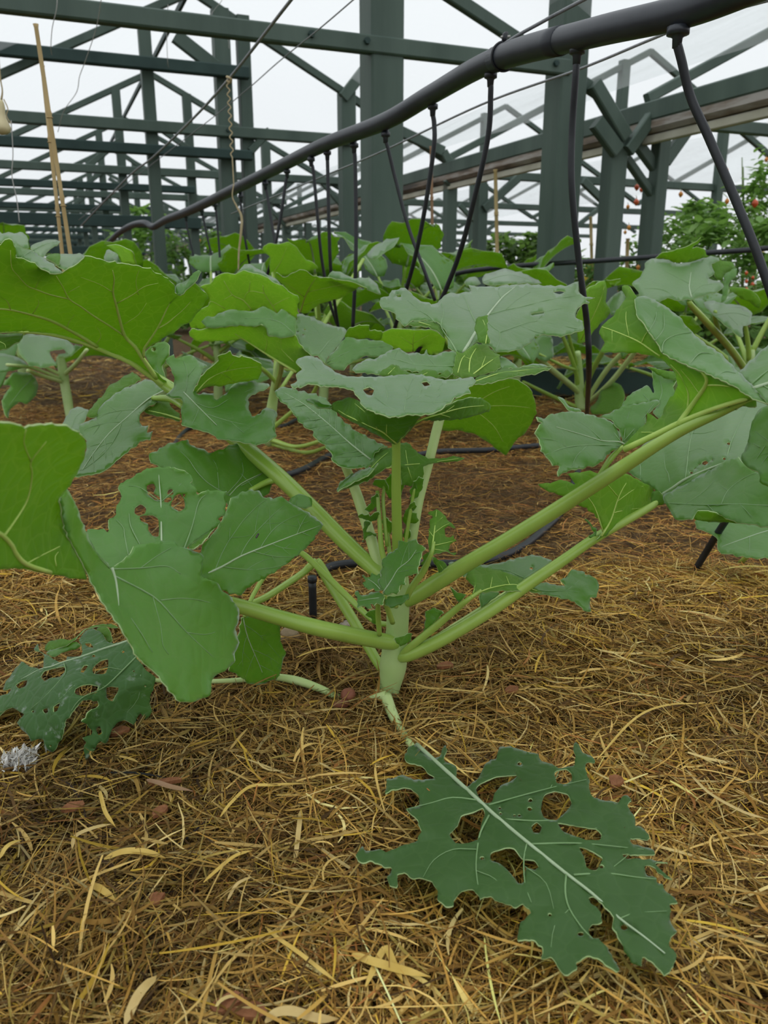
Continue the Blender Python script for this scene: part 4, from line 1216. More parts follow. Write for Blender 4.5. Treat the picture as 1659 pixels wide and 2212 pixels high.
leaf(hero, [dict(c='Q5', s='t', j=2.6, g=7, b=.0028,
    o=[(170,530),(215,545),(280,515),(390,495),(480,510),(560,530),(640,555),(700,620),(722,690),(742,710),(690,742),(640,772),(600,822),(540,850),(440,872),(380,882),(318,918),(308,880),(320,850),(280,850),(250,800),(210,760),(190,690),(165,640),(185,600),(210,575),(170,540)],
    y=[(170,600,.60),(742,710,.655),(318,918,.58),(480,510,.67),(600,822,.62),(640,555,.675),(250,800,.585)],
    m=[([(742,712),(700,695),(600,690),(500,660),(300,600)],1.0,.3)],
    v=[([(700,722),(550,715),(370,730),(230,780)],.8,.3),([(720,700),(640,600),(560,540)],.6,.2),([(500,720),(430,790),(400,860)],.5,.2),([(600,690),(500,600),(400,540)],.6,.2),([(370,730),(300,690),(200,670)],.4,.2)]),
  dict(c='Q5', s='t', j=2.2, g=7,
    o=[(575,532),(640,512),(720,470),(800,455),(870,440),(950,420),(968,440),(925,490),(882,515),(880,570),(830,630),(742,708),(722,680),(705,620),(650,556)],
    y=[(575,532,.68),(742,708,.655),(950,420,.69),(880,570,.665)], v=[([(735,690),(745,600),(770,500)],.6,.2),([(735,690),(830,580),(930,450)],.6,.2)])],
  label='pale wing leaf low on the thick right stalk',
  petiole=dict(p=[(1290,1035,.645,6),(1320,990,.645,7),(1345,965,.65,5)]))
leaf(hero, [dict(c='Q5', s='t', j=2.2, g=7,
    o=[(700,500),(715,470),(750,410),(790,375),(840,350),(885,328),(905,345),(925,382),(918,290),(912,240),(880,213),(940,225),(1060,250),(1085,290),(1055,340),(1068,380),(1030,440),(985,520),(970,555),(920,505),(960,440),(880,442),(800,460)],
    y=[(700,500,.72),(885,328,.74),(1060,250,.74),(970,555,.69),(880,213,.75)], v=[([(940,480),(980,380),(960,280)],.6,.2),([(900,440),(860,390)],.4,.2)]),
  dict(c='Q5', s='u', j=1.4, g=7, o=[(885,215),(940,225),(1060,250),(1085,290),(1040,300),(960,270)], y=[(885,215,.735),(1085,290,.725),(960,270,.73)])],
  label='shaded leaf behind the right stalk')
leaf(hero, [dict(c='Q5', s='t', j=1.2, g=6, o=[(310,405),(350,420),(385,465),(440,480),(465,500),(400,500),(380,495)], y=[(310,405,.72),(465,500,.70),(380,495,.70)])],
  label='narrow pale leaf tip behind the wing leaf')

# --- lower right stalk and its big dark leaf
leaf(hero, [dict(c='Q5', s='y', j=2.6, g=8,
    o=[(180,965),(260,955),(340,935),(420,965),(370,900),(440,890),(530,880),(620,920),(720,885),(800,920),(870,960),(930,1000),(910,1050),(915,1100),(870,1170),(800,1180),(700,1230),(610,1305),(560,1325),(600,1260),(570,1190),(500,1130),(400,1080),(330,1040),(290,1030),(215,1000)],
    y=[(180,965,.72),(930,1000,.77),(600,1290,.71),(620,900,.70),(870,1170,.76),(330,1040,.70)],
    v=[([(590,1300),(650,1200),(690,1080),(720,1010),(750,960)],1.2,.4),([(600,1270),(550,1120),(490,1030)],.7,.3),([(690,1080),(800,1000),(860,980)],.5,.2),([(670,1150),(760,1130),(860,1120)],.5,.2),([(700,1050),(640,980),(600,940)],.4,.2)]),
  dict(c='Q5', s='t', j=1.6, g=6, o=[(480,1185),(500,1190),(540,1240),(565,1250),(560,1300),(580,1290),(520,1315),(512,1295),(545,1275)], y=[(480,1185,.70),(565,1250,.70),(520,1315,.695)])],
  label='yellow-green lobe below the thick right stalk')
leaf(hero, [dict(c='Q5', s='t', j=2.4, g=9, b=.0028,
    o=[(730,862),(760,820),(850,720),(950,640),(1050,590),(1180,560),(1400,480),(1600,420),(1750,400),(1750,960),(1600,905),(1480,840),(1360,875),(1110,990),(985,1045),(930,1000),(870,960),(800,920),(740,870)],
    h=[[(1233,825),(1260,813),(1277,830),(1255,847),(1235,840)],(1167,893,11),(1408,706,13),(1379,803,12),(1003,690,8),(1220,840,5),(1300,812,5),(1190,867,4)],
    y=[(985,1030,.745),(1180,560,.86),(1750,500,.84),(760,850,.80),(1480,800,.72),(1750,900,.70),(1100,955,.735)],
    m=[([(970,1040),(1050,990),(1120,940),(1250,880),(1385,828)],2.0,1.0)],
    v=[([(1130,930),(1140,850),(1150,760),(1170,650),(1210,580)],1.0,.4),([(1390,810),(1410,740),(1430,680),(1480,570),(1530,480)],.9,.4),([(1030,960),(1020,900),(1000,860),(990,760)],.6,.25),([(840,930),(840,850),(810,800)],.9,.4),([(1170,640),(1250,640),(1330,620)],.5,.2),([(1150,760),(1230,740),(1300,780)],.4,.2),([(840,850),(900,780)],.4,.2),([(1170,650),(1130,610)],.4,.2)]),
  dict(c='Q5', s='t', j=2.2, g=9, b=.0028,
    o=[(985,1028),(1020,1020),(1150,945),(1300,868),(1380,815),(1430,800),(1470,788),(1500,830),(1560,870),(1620,900),(1750,950),(1750,1230),(1640,1242),(1550,1225),(1470,1220),(1400,1190),(1300,1150),(1210,1140),(1180,1190),(1100,1197),(1050,1180),(1010,1110),(990,1080)],
    y=[(985,1040,.74),(1470,788,.70),(1300,868,.72),(1300,1150,.65),(1100,1197,.67),(1750,1230,.63),(1700,1000,.65)],
    v=[([(995,1088),(1130,1095),(1270,1100),(1480,1095),(1750,1110)],1.0,.4),([(1130,1095),(1240,1020),(1320,940)],.6,.2),([(1360,1095),(1400,1010),(1500,930),(1590,890)],.6,.2),([(990,1040),(1090,1015),(1200,1010)],.7,.3),([(1270,1100),(1330,1160)],.4,.2),([(1480,1095),(1560,1180)],.4,.2),([(1400,1010),(1340,960)],.3,.2)]),
  dict(c='Q5', s='u', j=1.4, g=7, o=[(1183,1192),(1210,1137),(1300,1145),(1400,1185),(1470,1222),(1400,1215),(1280,1212)], y=[(1183,1192,.655),(1210,1137,.65),(1470,1222,.64),(1280,1212,.65)]),
  dict(c='Q5', s='u', j=1.4, g=7, o=[(915,1015),(960,1010),(988,1040),(1000,1090),(950,1105),(905,1105)], y=[(915,1015,.745),(1000,1090,.735),(905,1105,.74)])],
  label='large dark leaf at right with pale midrib and small round holes',
  petiole=dict(p=[(860,1420,.718,11),(886,1414,.708,16),(960,1378,.70,17),(1060,1318,.70,16),(1150,1256,.705,14.5),(1220,1208,.71,13),(1290,1160,.72,12),(1400,1098,.738,9),(1435,1074,.748,6),(1470,1054,.752,3)]))
leaf(hero, [dict(c='Q5', s='t', j=2.4, g=10,
    o=[(1480,800),(1530,690),(1540,610),(1590,500),(1750,440),(1750,1010),(1620,965),(1590,890),(1540,870),(1500,840)], y=[(1480,800,.62),(1590,500,.64),(1750,440,.62),(1750,1010,.58),(1620,965,.59)],
    a=[([(1750,700),(1650,720),(1560,740)],dict(n=2,r=.4))])],
  label='dark leaf cut by the right edge of the picture')

# --- small leaves low on the right
leaf(hero, [dict(c='R7', s='y', j=2.0, g=7,
    o=[(970,630),(1000,580),(1080,580),(1160,600),(1240,630),(1310,680),(1335,700),(1250,695),(1150,690),(1060,700),(1000,722),(1010,670)], y=[(970,630,.70),(1335,700,.70),(1000,722,.675),(1080,580,.72)],
    v=[([(1000,718),(1080,680),(1200,660),(1310,690)],.8,.3),([(1010,700),(1020,640),(1000,600)],.5,.2),([(1090,675),(1100,620)],.4,.2),([(1180,660),(1160,610)],.4,.2)]),
  dict(c='R7', s='t', j=1.4, g=6, o=[(898,670),(930,695),(975,708),(940,745),(922,722)], y=[(898,670,.70),(975,708,.69),(940,745,.695)])],
  label='small green leaf beside the lower right stalk',
  petiole=dict(p=[(866,1418,.715,8),(884,1400,.705,9),(940,1354,.695,9),(985,1316,.685,8),(1010,1296,.678,6),(1040,1275,.68,4)]))
leaf(hero, [dict(c='R7', s='t', j=2.2, g=7, h=[(1283,583,9)],
    o=[(890,560),(960,555),(1070,565),(1160,550),(1230,530),(1300,520),(1380,545),(1330,600),(1240,640),(1150,610),(1080,590),(960,620)], y=[(890,560,.80),(1380,545,.84),(1240,640,.775),(960,620,.77)],
    v=[([(1250,630),(1310,590),(1370,560)],.6,.3),([(1250,630),(1150,590),(1000,585)],.6,.2)]),
  dict(c='R7', s='t', j=2.0, g=7, h=[(1545,608,10)],
    o=[(1240,665),(1340,650),(1440,667),(1420,640),(1450,620),(1470,590),(1520,595),(1580,625),(1605,660),(1590,720),(1560,725),(1565,790),(1530,780),(1480,740),(1400,720),(1320,705)], y=[(1240,665,.76),(1470,590,.82),(1605,660,.81),(1545,780,.775)],
    v=[([(1250,670),(1350,690),(1450,690),(1560,700)],.6,.2),([(1450,690),(1510,640)],.4,.2)]),
  dict(c='R7', s='t', j=1.4, g=6, o=[(1040,708),(1100,690),(1135,700),(1090,740),(1050,772)], y=[(1040,708,.74),(1135,700,.75),(1050,772,.73)])],
  label='blue-green leaf low behind the lower right stalk', petiole=dict(p=[(905,1400,.735,5),(1000,1340,.75,6),(1080,1290,.755,6),(1130,1258,.77,4)], mat=PETIOLE_PALE))

# --- young leaves round the growing tip
leaf(hero, [dict(c='Q6', s='t', j=3.2, g=5.5, b=.0016,
    o=[(560,1215),(510,1150),(530,1050),(540,960),(560,900),(600,860),(640,830),(680,800),(710,740),(750,725),(770,745),(830,720),(880,720),(890,760),(950,790),(930,850),(920,900),(900,960),(880,1040),(810,1070),(770,1080),(770,1140),(720,1160),(700,1210),(690,1250),(640,1230),(600,1260),(545,1240)],
    y=[(545,1240,.655),(880,730,.665),(950,790,.65),(540,950,.675),(690,1250,.64)],
    m=[([(555,1225),(640,1100),(700,1000),(800,920),(870,820)],.9,.25)], a=[([(555,1225),(640,1100),(700,1000),(800,920),(870,820)],dict(n=4,r=.35,ang=45,step=4))])],
  label='young toothed leaf in front of the upright stalk', petiole=dict(p=[(855,1310,.69,6),(838,1300,.67,6),(828,1285,.658,4)]))
leaf(hero, [dict(c='Q6', s='t', j=3.0, g=5.5, o=[(530,1210),(450,1190),(380,1180),(360,1130),(385,1110),(360,1060),(430,1070),(450,1030),(500,1060),(530,1040),(545,1100),(550,1190)], y=[(530,1210,.66),(360,1060,.685),(540,1040,.675)], m=[([(530,1190),(470,1130),(390,1080)],.5,.2)]),
  dict(c='Q6', s='t', j=3.0, g=5.5, o=[(300,1365),(320,1320),(290,1230),(320,1210),(370,1250),(410,1230),(480,1210),(545,1225),(560,1270),(560,1330),(500,1330),(470,1350),(440,1330),(450,1370),(390,1365),(350,1350)], y=[(300,1365,.66),(290,1230,.68),(560,1270,.655)], m=[([(550,1270),(450,1280),(330,1300)],.5,.2)])],
  label='small lobed leaf left of the young leaf', petiole=dict(p=[(848,1345,.69,6),(835,1310,.67,6),(824,1290,.66,4)]))
leaf(hero, [dict(c='Q6', s='t', j=2.4, g=5.5, o=[(570,1270),(650,1255),(720,1245),(795,1235),(790,1290),(720,1340),(640,1367),(580,1345)], y=[(570,1270,.665),(795,1235,.672),(640,1367,.658)])], label='dark curled leaf at the stem top')
leaf(hero, [dict(c='Q6', s='u', j=2.0, g=5.5, o=[(660,1650),(720,1640),(790,1610),(830,1615),(825,1680),(780,1710),(720,1725),(680,1700)], y=[(660,1650,.678),(830,1615,.69),(720,1725,.68)])], label='dark stalk wing clasping the stem')
leaf(hero, [dict(c='Q6', s='y', j=2.6, g=5.5,
    o=[(1000,855),(975,760),(985,640),(1000,540),(1020,510),(980,475),(1020,450),(1060,430),(1110,470),(1150,490),(1170,540),(1220,570),(1240,610),(1190,600),(1140,620),(1140,680),(1190,700),(1220,680),(1230,710),(1265,740),(1210,760),(1180,800),(1200,850),(1260,845),(1230,875),(1170,840),(1100,850),(1030,870)],
    y=[(1000,855,.675),(1060,430,.70),(1265,740,.69),(980,475,.70)],
    m=[([(1010,860),(1030,720),(1050,560),(1060,450)],.9,.25)], v=[([(1025,780),(1120,760),(1220,735)],.5,.2),([(1040,660),(1120,600),(1180,570)],.4,.2),([(1035,700),(990,640)],.4,.2),([(1050,570),(1120,510)],.3,.2),([(1020,810),(1150,830)],.4,.2)]),
  dict(c='Q6', s='u', j=2.2, g=5.5, o=[(1030,880),(1080,910),(1150,940),(1165,980),(1110,1030),(1080,1042),(1060,970),(1025,930)], y=[(1030,880,.675),(1165,980,.69),(1080,1042,.68)], v=[([(1030,910),(1090,960),(1120,1000)],.4,.2)]),
  dict(c='Q6', s='u', j=2.2, g=5.5, o=[(930,870),(990,840),(985,930),(1000,985),(960,960),(910,965),(930,920)], y=[(930,870,.69),(1000,985,.68),(910,965,.69)])],
  label='bitten young leaf right of the upright stalk', petiole=dict(p=[(878,1292,.69,7),(890,1268,.685,8),(915,1232,.68,8),(932,1196,.676,5),(938,1170,.68,3)]))
for lab, pts, sd, yy in (
    ('tiny curled leaf high at the growing tip', [(370,450),(420,400),(450,320),(500,280),(525,350),(530,400),(490,430),(430,460)], 't', .735),
    ('tiny scalloped leaf at the growing tip', [(310,510),(350,480),(430,495),(490,470),(530,480),(490,550),(440,560),(370,540)], 'u', .725),
    ('tiny lower leaf at the growing tip', [(360,660),(380,560),(450,550),(430,600),(400,650),(490,660),(490,690),(400,700),(370,750)], 't', .728),
    ('tiny yellow-green leaf at the growing tip', [(540,540),(560,490),(610,540),(645,560),(650,640),(610,690),(560,670)], 'u', .73),
    ('tiny ruffled leaf right of the upright stalk', [(820,360),(810,280),(850,170),(900,130),(945,150),(940,230),(900,300),(840,365)], 't', .722),
    ('tiny jagged leaf right of the upright stalk', [(740,500),(760,450),(800,400),(860,370),(880,410),(830,450),(870,480),(900,540),(850,570),(780,590),(740,560)], 'u', .722),
    ('tiny folded leaf under the dark wavy leaf', [(450,200),(480,150),(560,160),(600,190),(610,270),(540,250),(490,220)], 'u', .735),
    ('tiny dark leaf behind the upright stalk', [(570,210),(620,100),(720,90),(760,200),(720,330),(600,330)], 't', .76),
    ('tiny dark leaf low behind the upright stalk', [(740,660),(760,620),(800,640),(830,690),(780,720),(745,715)], 't', .73),
    ('tiny leaf hanging at the lower left of the tip', [(390,1420),(440,1390),(490,1370),(500,1440),(500,1510),(470,1520),(430,1470)], 'u', .70),
    ('tiny leaf beside the lower right stalk', [(960,1390),(1010,1380),(1060,1370),(1120,1420),(1060,1490),(970,1570),(940,1600),(945,1480)], 't', .705)):
    n_ = len(pts)
    c_ = np.mean(np.array(pts), axis=0)
    leaf(hero, [dict(c='Q6', s=sd, j=3.4, g=5.5, b=.0012, o=pts, y=[(pts[0][0], pts[0][1], yy + .004), (pts[n_ // 3][0], pts[n_ // 3][1], yy - .006), (pts[2 * n_ // 3][0], pts[2 * n_ // 3][1], yy)],
        a=[([tuple(pts[0]), tuple(c_), tuple(pts[n_ // 2])], dict(n=2, r=.3, step=4))])], label=lab)
for pts in ([(845,1250,.71,5),(826,1195,.715,6),(820,1130,.72,5),(815,1060,.73,4)], [(856,1260,.715,5),(842,1195,.722,5),(838,1150,.728,3)], [(872,1200,.722,4),(884,1120,.722,4),(896,1050,.722,3)],
            [(820,1372,.70,5),(817,1335,.69,6),(816,1300,.675,5)], [(836,1180,.72,4),(828,1090,.728,4),(830,1050,.735,3)]):
    make_petiole(hero, p=pts, name='young_stalk', n=10)

# --- bent and leaning lower stalks on the left, dark leaf below them
make_petiole(hero, p=[(846,1452,.735,8),(823,1441,.745,11),(766,1345,.775,12),(720,1271,.80,12),(690,1222,.815,12),(682,1210,.817,9)], name='broken_stalk', mat=PETIOLE)
make_petiole(hero, p=[(684,1212,.817,9),(668,1225,.812,9),(652,1239,.805,8),(597,1276,.775,8),(560,1297,.755,8),(515,1310,.735,6)], name='broken_stalk')
leaf(hero, [dict(c='R6', s='t', j=2.4, g=8,
    o=[(1150,1200),(1190,1120),(1205,1050),(1260,1020),(1330,1005),(1400,1010),(1425,1030),(1400,1080),(1395,1140),(1410,1190),(1425,1220),(1410,1270),(1390,1340),(1330,1370),(1280,1385),(1230,1370),(1180,1330),(1140,1310)],
    y=[(1205,1050,.70),(1425,1030,.73),(1280,1385,.72),(1410,1270,.735),(1140,1310,.69)],
    m=[([(1210,1050),(1235,1150),(1290,1280),(1320,1360)],.8,.25)], a=[([(1210,1050),(1235,1150),(1290,1280),(1320,1360)],dict(n=3,r=.4))])],
  label='dark shaded leaf hanging below the near left stalk', petiole=dict(p=[(846,1350,.725,6),(807,1340,.735,7),(752,1290,.76,7.5),(697,1236,.775,7.5),(645,1192,.785,7),(600,1205,.77,6),(550,1280,.73,5),(528,1332,.70,4)]))
make_petiole(hero, ground=True, p=[(834,1502,.014,11),(808,1507,.010,8),(770,1514,.004,7),(735,1508,.004,8),(690,1487,.010,9),(640,1470,.014,10),(590,1463,.014,8),(520,1469,.016,6),(440,1472,.024,5),(340,1470,.04,5),(270,1450,.06,4)], name='fallen_stalk', mat=PETIOLE_PALE)

# ---------------------------------------------------------------- kale plants behind
def at_ground(px, Y):
    w = W(px, 610, Y)
    return np.array([w[0], Y, 0.0])

bpa = thing('kale_plant', 'kale plant just behind the front one, its big leaves left of centre', 'plant', tuple(at_ground(585, 1.95)))
q0 = at_ground(585, 1.95)
def bstem(parent, rows, mat=STEM_MAT, name='stem'):
    P, R = stem_pts(rows)
    return tube(name, P, R, mat, parent, n=12, m=5)
bstem(bpa, [(583, 962, 1.95, 11), (585, 900, 1.94, 12), (592, 850, 1.93, 10), (600, 800, 1.9, 8), (608, 770, 1.86, 6)])
for pts in ([(588,925,1.94,6),(630,890,1.9,5),(670,860,1.85,5),(700,800,1.75,4)], [(586,950,1.94,6),(640,965,1.85,5),(700,950,1.75,5),(740,935,1.7,4)], [(590,960,1.94,5),(660,978,1.85,5),(715,962,1.75,4)], [(596,840,1.92,6),(607,800,1.7,6),(606,770,1.5,6),(590,735,1.3,5)], [(600,830,1.92,5),(570,800,1.8,5),(520,770,1.7,4)]):
    make_petiole(bpa, p=pts, n=8)
leaf(bpa, [dict(c='Q1', s='y', g=10,
    o=[(230,465),(270,445),(310,440),(340,400),(390,375),(440,360),(490,372),(550,342),(600,365),(650,365),(720,400),(790,440),(830,450),(870,500),(900,515),(940,525),(945,570),(940,640),(958,680),(935,695),(880,660),(820,640),(790,660),(740,640),(690,620),(640,640),(560,650),(430,645),(350,680),(280,760),(180,765),(150,700),(200,640),(290,600),(305,550),(280,500)],
    y=[(230,465,1.38),(550,342,1.36),(940,525,1.36),(955,680,1.42),(560,650,1.44),(150,720,1.42)],
    v=[([(790,650),(760,600),(700,510),(690,450)],1.4,.5),([(620,640),(550,560),(470,520),(410,420)],1.3,.5),([(700,510),(590,495),(550,560)],.8,.3),([(590,495),(600,420)],.7,.3),([(420,620),(330,570),(300,580)],.7,.3),([(470,520),(400,560)],.6,.3),([(760,600),(830,560),(880,540)],.7,.3)]),
  dict(c='Q1', s='t', g=10, o=[(500,362),(560,305),(600,293),(640,330),(700,360),(780,400),(845,460),(870,505),(830,455),(790,445),(720,405),(650,370),(600,370),(550,347)], y=[(500,362,1.38),(600,293,1.5),(870,505,1.37)])],
  label='backlit yellow-green leaf with a scalloped top edge')
leaf(bpa, [dict(c='Q1', s='t', g=9,
    o=[(245,710),(280,680),(340,670),(420,630),(500,625),(600,640),(690,600),(740,620),(790,650),(820,620),(870,650),(930,690),(925,750),(915,815),(840,825),(730,815),(715,765),(680,735),(620,750),(520,740),(400,755),(320,760),(270,742)],
    y=[(245,710,1.26),(690,600,1.275),(930,690,1.25),(915,815,1.222),(680,735,1.245),(320,758,1.252)], v=[([(915,800),(820,720),(700,690),(560,690)],.8,.3),([(760,705),(740,640)],.5,.2),([(850,740),(860,660)],.5,.2)]),
  dict(c='Q1', s='y', g=9,
    o=[(155,790),(180,760),(215,770),(320,757),(400,752),(520,737),(620,747),(680,730),(715,760),(730,812),(840,822),(922,808),(960,880),(1030,955),(950,1082),(920,1078),(800,1010),(650,910),(540,845),(420,860),(330,850),(260,860),(210,855),(165,815)],
    y=[(155,790,1.24),(680,730,1.238),(922,808,1.218),(950,1082,1.26),(540,845,1.30),(260,860,1.28)],
    m=[([(930,1075),(740,960),(600,870),(490,800)],2.2,.8)], v=[([(910,1000),(850,940),(820,900),(820,830)],.7,.3),([(700,935),(720,860),(690,800)],.6,.2),([(560,845),(500,830),(400,820)],.5,.2)])],
  label='leaf folded up like a trough, dark inside')
leaf(bpa, [dict(c='Q1', s='t', g=9, h=[(990,768,9),(940,782,7),(978,806,7)],
    o=[(945,650),(1050,680),(1130,720),(1290,765),(1270,830),(1220,900),(1160,960),(1140,1015),(1080,960),(1030,955),(960,880),(915,780),(930,700)],
    y=[(945,650,1.40),(1290,765,1.36),(1140,1015,1.18),(915,780,1.30)], v=[([(1085,955),(1150,870),(1165,850),(1230,810)],1.2,.4),([(1155,870),(1100,800),(1050,740)],.6,.3)]),
  dict(c='Q1', s='t', g=9,
    o=[(1140,1015),(1170,950),(1220,895),(1280,825),(1350,835),(1450,840),(1550,850),(1625,900),(1560,965),(1430,960),(1300,1025),(1270,1065),(1200,1055)], y=[(1140,1015,1.165),(1280,825,1.19),(1625,900,1.18),(1270,1065,1.14)], v=[([(1150,1005),(1300,930),(1450,900),(1580,890)],.7,.3),([(1160,1015),(1250,1000)],.5,.2)]),
  dict(c='Q1', s='u', g=8, o=[(1275,800),(1310,760),(1380,738),(1450,745),(1460,775),(1540,780),(1548,835),(1500,850),(1430,835),(1330,840),(1280,830)], y=[(1275,800,1.24),(1548,835,1.24),(1380,738,1.22)])],
  label='pale leaf with a dark inner half and a scalloped rim')
leaf(bpa, [dict(c='Q1', s='u', g=10,
    o=[(770,395),(785,360),(830,395),(870,385),(950,340),(1010,350),(1050,385),(1100,395),(1180,400),(1300,420),(1350,430),(1440,480),(1380,470),(1300,520),(1200,560),(1100,590),(1000,660),(960,645),(940,565),(880,515),(840,460)],
    y=[(770,395,1.55),(950,340,1.5),(1440,480,1.6),(980,650,1.72),(1200,560,1.68)],
    m=[([(960,640),(990,540),(1030,460),(1070,400)],2.0,.6)], v=[([(990,540),(900,470),(850,430)],.9,.3),([(1010,500),(1150,470),(1300,440)],.8,.3),([(975,600),(1100,550)],.6,.3)]),
  dict(c='Q1', s='t', g=9, o=[(1155,392),(1190,350),(1250,355),(1350,400),(1450,393),(1510,440),(1538,518),(1470,502),(1440,482),(1350,432),(1250,412)], y=[(1155,392,1.56),(1538,518,1.62),(1250,355,1.62)])],
  label='dark green leaf with a pale turned-down tip')
# hanging bright leaf and low leaves at the middle
leaf(bpa, [dict(c='R4', s='u', g=10,
    o=[(830,800),(870,700),(950,640),(1000,590),(1150,560),(1240,580),(1290,630),(1308,720),(1270,800),(1200,870),(1162,928),(1100,880),(1000,820),(930,808)], y=[(830,800,1.22),(1000,590,1.12),(1240,580,1.10),(1162,928,1.20),(1308,720,1.14)],
    v=[([(860,720),(1000,700),(1150,690),(1280,700)],.8,.3),([(980,705),(1100,630),(1180,600)],.7,.3),([(1000,700),(1100,780),(1150,860)],.7,.3)])],
  label='bright green leaf hanging behind the wide pale leaf')
leaf(bpa, [dict(c='Q2', s='y', g=10,
    o=[(0,800),(110,760),(200,770),(350,770),(440,800),(475,840),(450,930),(360,950),(340,920),(240,930),(190,930),(60,890),(0,870)], y=[(0,800,1.45),(475,840,1.45),(250,940,1.5)], v=[([(240,930),(240,850),(250,790)],.8,.3),([(240,880),(150,820)],.6,.3),([(240,870),(350,810)],.6,.3)])],
  label='yellow-green leaf behind the drip tubes at the middle')

bpr = thing('kale_plant', 'kale plant at right beside the thick post, with a broad upright leaf', 'plant', tuple(at_ground(1255, 2.45)))
bstem(bpr, [(1255, 885, 2.45, 12), (1252, 850, 2.45, 11), (1250, 800, 2.44, 9), (1248, 760, 2.42, 6)])
for pts, mt in (([(1252,850,2.45,6),(1230,830,2.4,7),(1190,797,2.3,7),(1140,757,2.2,7),(1090,715,2.05,6),(1060,690,2.0,4)], PETIOLE_PALE), ([(1250,840,2.45,5),(1240,790,2.4,5),(1205,700,2.3,4)], PETIOLE), ([(1262,860,2.45,5),(1275,810,2.4,6),(1310,745,2.3,6),(1330,700,2.25,4)], PETIOLE), ([(1264,870,2.45,5),(1310,800,2.38,6),(1355,752,2.3,6),(1400,700,2.2,4)], PETIOLE_PALE), ([(1268,872,2.45,5),(1320,825,2.3,6),(1380,750,2.2,5),(1420,710,2.15,4)], PETIOLE_PALE), ([(1250,800,2.44,4),(1238,760,2.4,4),(1222,700,2.3,4)], PETIOLE), ([(1246,880,2.45,5),(1190,855,2.4,5),(1130,825,2.3,4)], PETIOLE)):
    make_petiole(bpr, p=pts, mat=mt, n=8)
leaf(bpr, [dict(c='Q4', s='t', g=10,
    o=[(490,1390),(560,1340),(600,1260),(600,1220),(650,1190),(740,1180),(830,1200),(880,1220),(960,1215),(1060,1190),(1170,1160),(1240,1170),(1245,1200),(1180,1230),(1200,1300),(1170,1340),(1150,1350),(1250,1375),(1280,1420),(1250,1460),(1180,1480),(1080,1510),(980,1535),(850,1540),(800,1520),(720,1562),(600,1545),(560,1485)],
    y=[(490,1390,1.50),(740,1180,1.62),(1240,1170,1.66),(980,1535,1.45),(1280,1420,1.52),(720,1562,1.42)],
    m=[([(1005,1515),(985,1430),(990,1380),(1000,1300)],1.6,.6)], v=[([(870,1520),(790,1460),(700,1440),(600,1440)],1.2,.4),([(990,1400),(880,1340),(760,1280)],.8,.3),([(1000,1490),(1080,1420),(1180,1400)],.8,.3)]),
  dict(c='Q4', s='u', g=10, o=[(690,1185),(750,1130),(850,1110),(1000,1060),(1085,1003),(1060,1050),(1010,1090),(1050,1075),(1120,1100),(1135,1145),(1170,1165),(1060,1195),(960,1220),(880,1222),(830,1205),(740,1185)], y=[(690,1185,1.63),(1085,1003,1.6),(1135,1145,1.66),(880,1222,1.64)])],
  label='broad pale upright leaf with a curled green top',
  petiole=dict(p=[(1660,880,2.1,7),(1590,770,1.7,8),(1530,700,1.52,8),(1495,662,1.46,7),(1488,650,1.45,5)]))
leaf(bpr, [dict(c='Q4', s='u', g=10, o=[(1170,1165),(1280,1200),(1360,1215),(1390,1260),(1350,1272),(1290,1320),(1270,1372),(1200,1345),(1195,1290),(1175,1230)], y=[(1170,1165,1.7),(1390,1260,1.72),(1200,1345,1.68)]),
  dict(c='Q4', s='t', g=10, o=[(1280,1320),(1350,1262),(1392,1262),(1390,1320),(1330,1400),(1300,1540),(1250,1560),(1270,1440)], y=[(1280,1320,1.75),(1392,1262,1.75),(1250,1560,1.7)])], label='small bright leaf behind the broad upright leaf')
leaf(bpr, [dict(c='Q4', s='t', g=10,
    o=[(1100,1560),(1200,1540),(1300,1570),(1380,1570),(1480,1600),(1525,1650),(1510,1740),(1450,1760),(1442,1862),(1330,1780),(1250,1720),(1190,1670)], y=[(1100,1560,1.7),(1525,1650,1.7),(1442,1862,1.5),(1190,1670,1.55)], v=[([(1190,1670),(1300,1650),(1400,1650),(1500,1680)],1.2,.4),([(1300,1650),(1400,1750)],.7,.3)]),
  dict(c='Q4', s='u', g=10, o=[(1320,1432),(1450,1428),(1560,1480),(1600,1560),(1582,1612),(1500,1560),(1430,1520),(1360,1480)], y=[(1320,1432,1.85),(1600,1560,1.8),(1500,1560,1.82)])],
  label='pale jagged leaf right of the upright leaf', petiole=dict(p=[(1560,735,1.7,5),(1545,690,1.6,5),(1545,672,1.58,4)]))
leaf(bpr, [dict(c='Q4', s='y', g=10,
    o=[(20,1655),(60,1600),(95,1450),(180,1400),(270,1368),(285,1450),(280,1560),(320,1640),(250,1720),(150,1830),(100,1900),(30,1900)], y=[(20,1655,1.5),(270,1368,1.55),(250,1720,1.6),(60,1900,1.6)], v=[([(60,1880),(150,1700),(220,1550),(260,1420)],1.2,.4)]),
  dict(c='Q4', s='t', g=10, o=[(255,1575),(330,1500),(400,1450),(435,1480),(425,1560),(410,1610),(320,1665),(280,1600)], y=[(255,1575,1.7),(435,1480,1.75),(320,1665,1.65)]),
  dict(c='Q4', s='t', g=10, o=[(80,1440),(180,1370),(280,1365),(400,1355),(405,1375),(330,1420),(270,1380),(160,1420)], y=[(80,1440,1.8),(405,1375,1.9),(160,1420,1.75)])],
  label='bright green leaf behind the right drip tube')
leaf(bpr, [dict(c='Q5', s='t', g=10, o=[(130,100),(180,20),(260,0),(285,60),(280,150),(240,185),(190,160)], y=[(130,100,2.2),(285,60,2.3),(190,160,2.2)])], label='shaded leaf high beside the right stem', petiole=dict(p=[(1246,800,2.43,4),(1215,790,2.3,4),(1165,765,2.21,3)]))
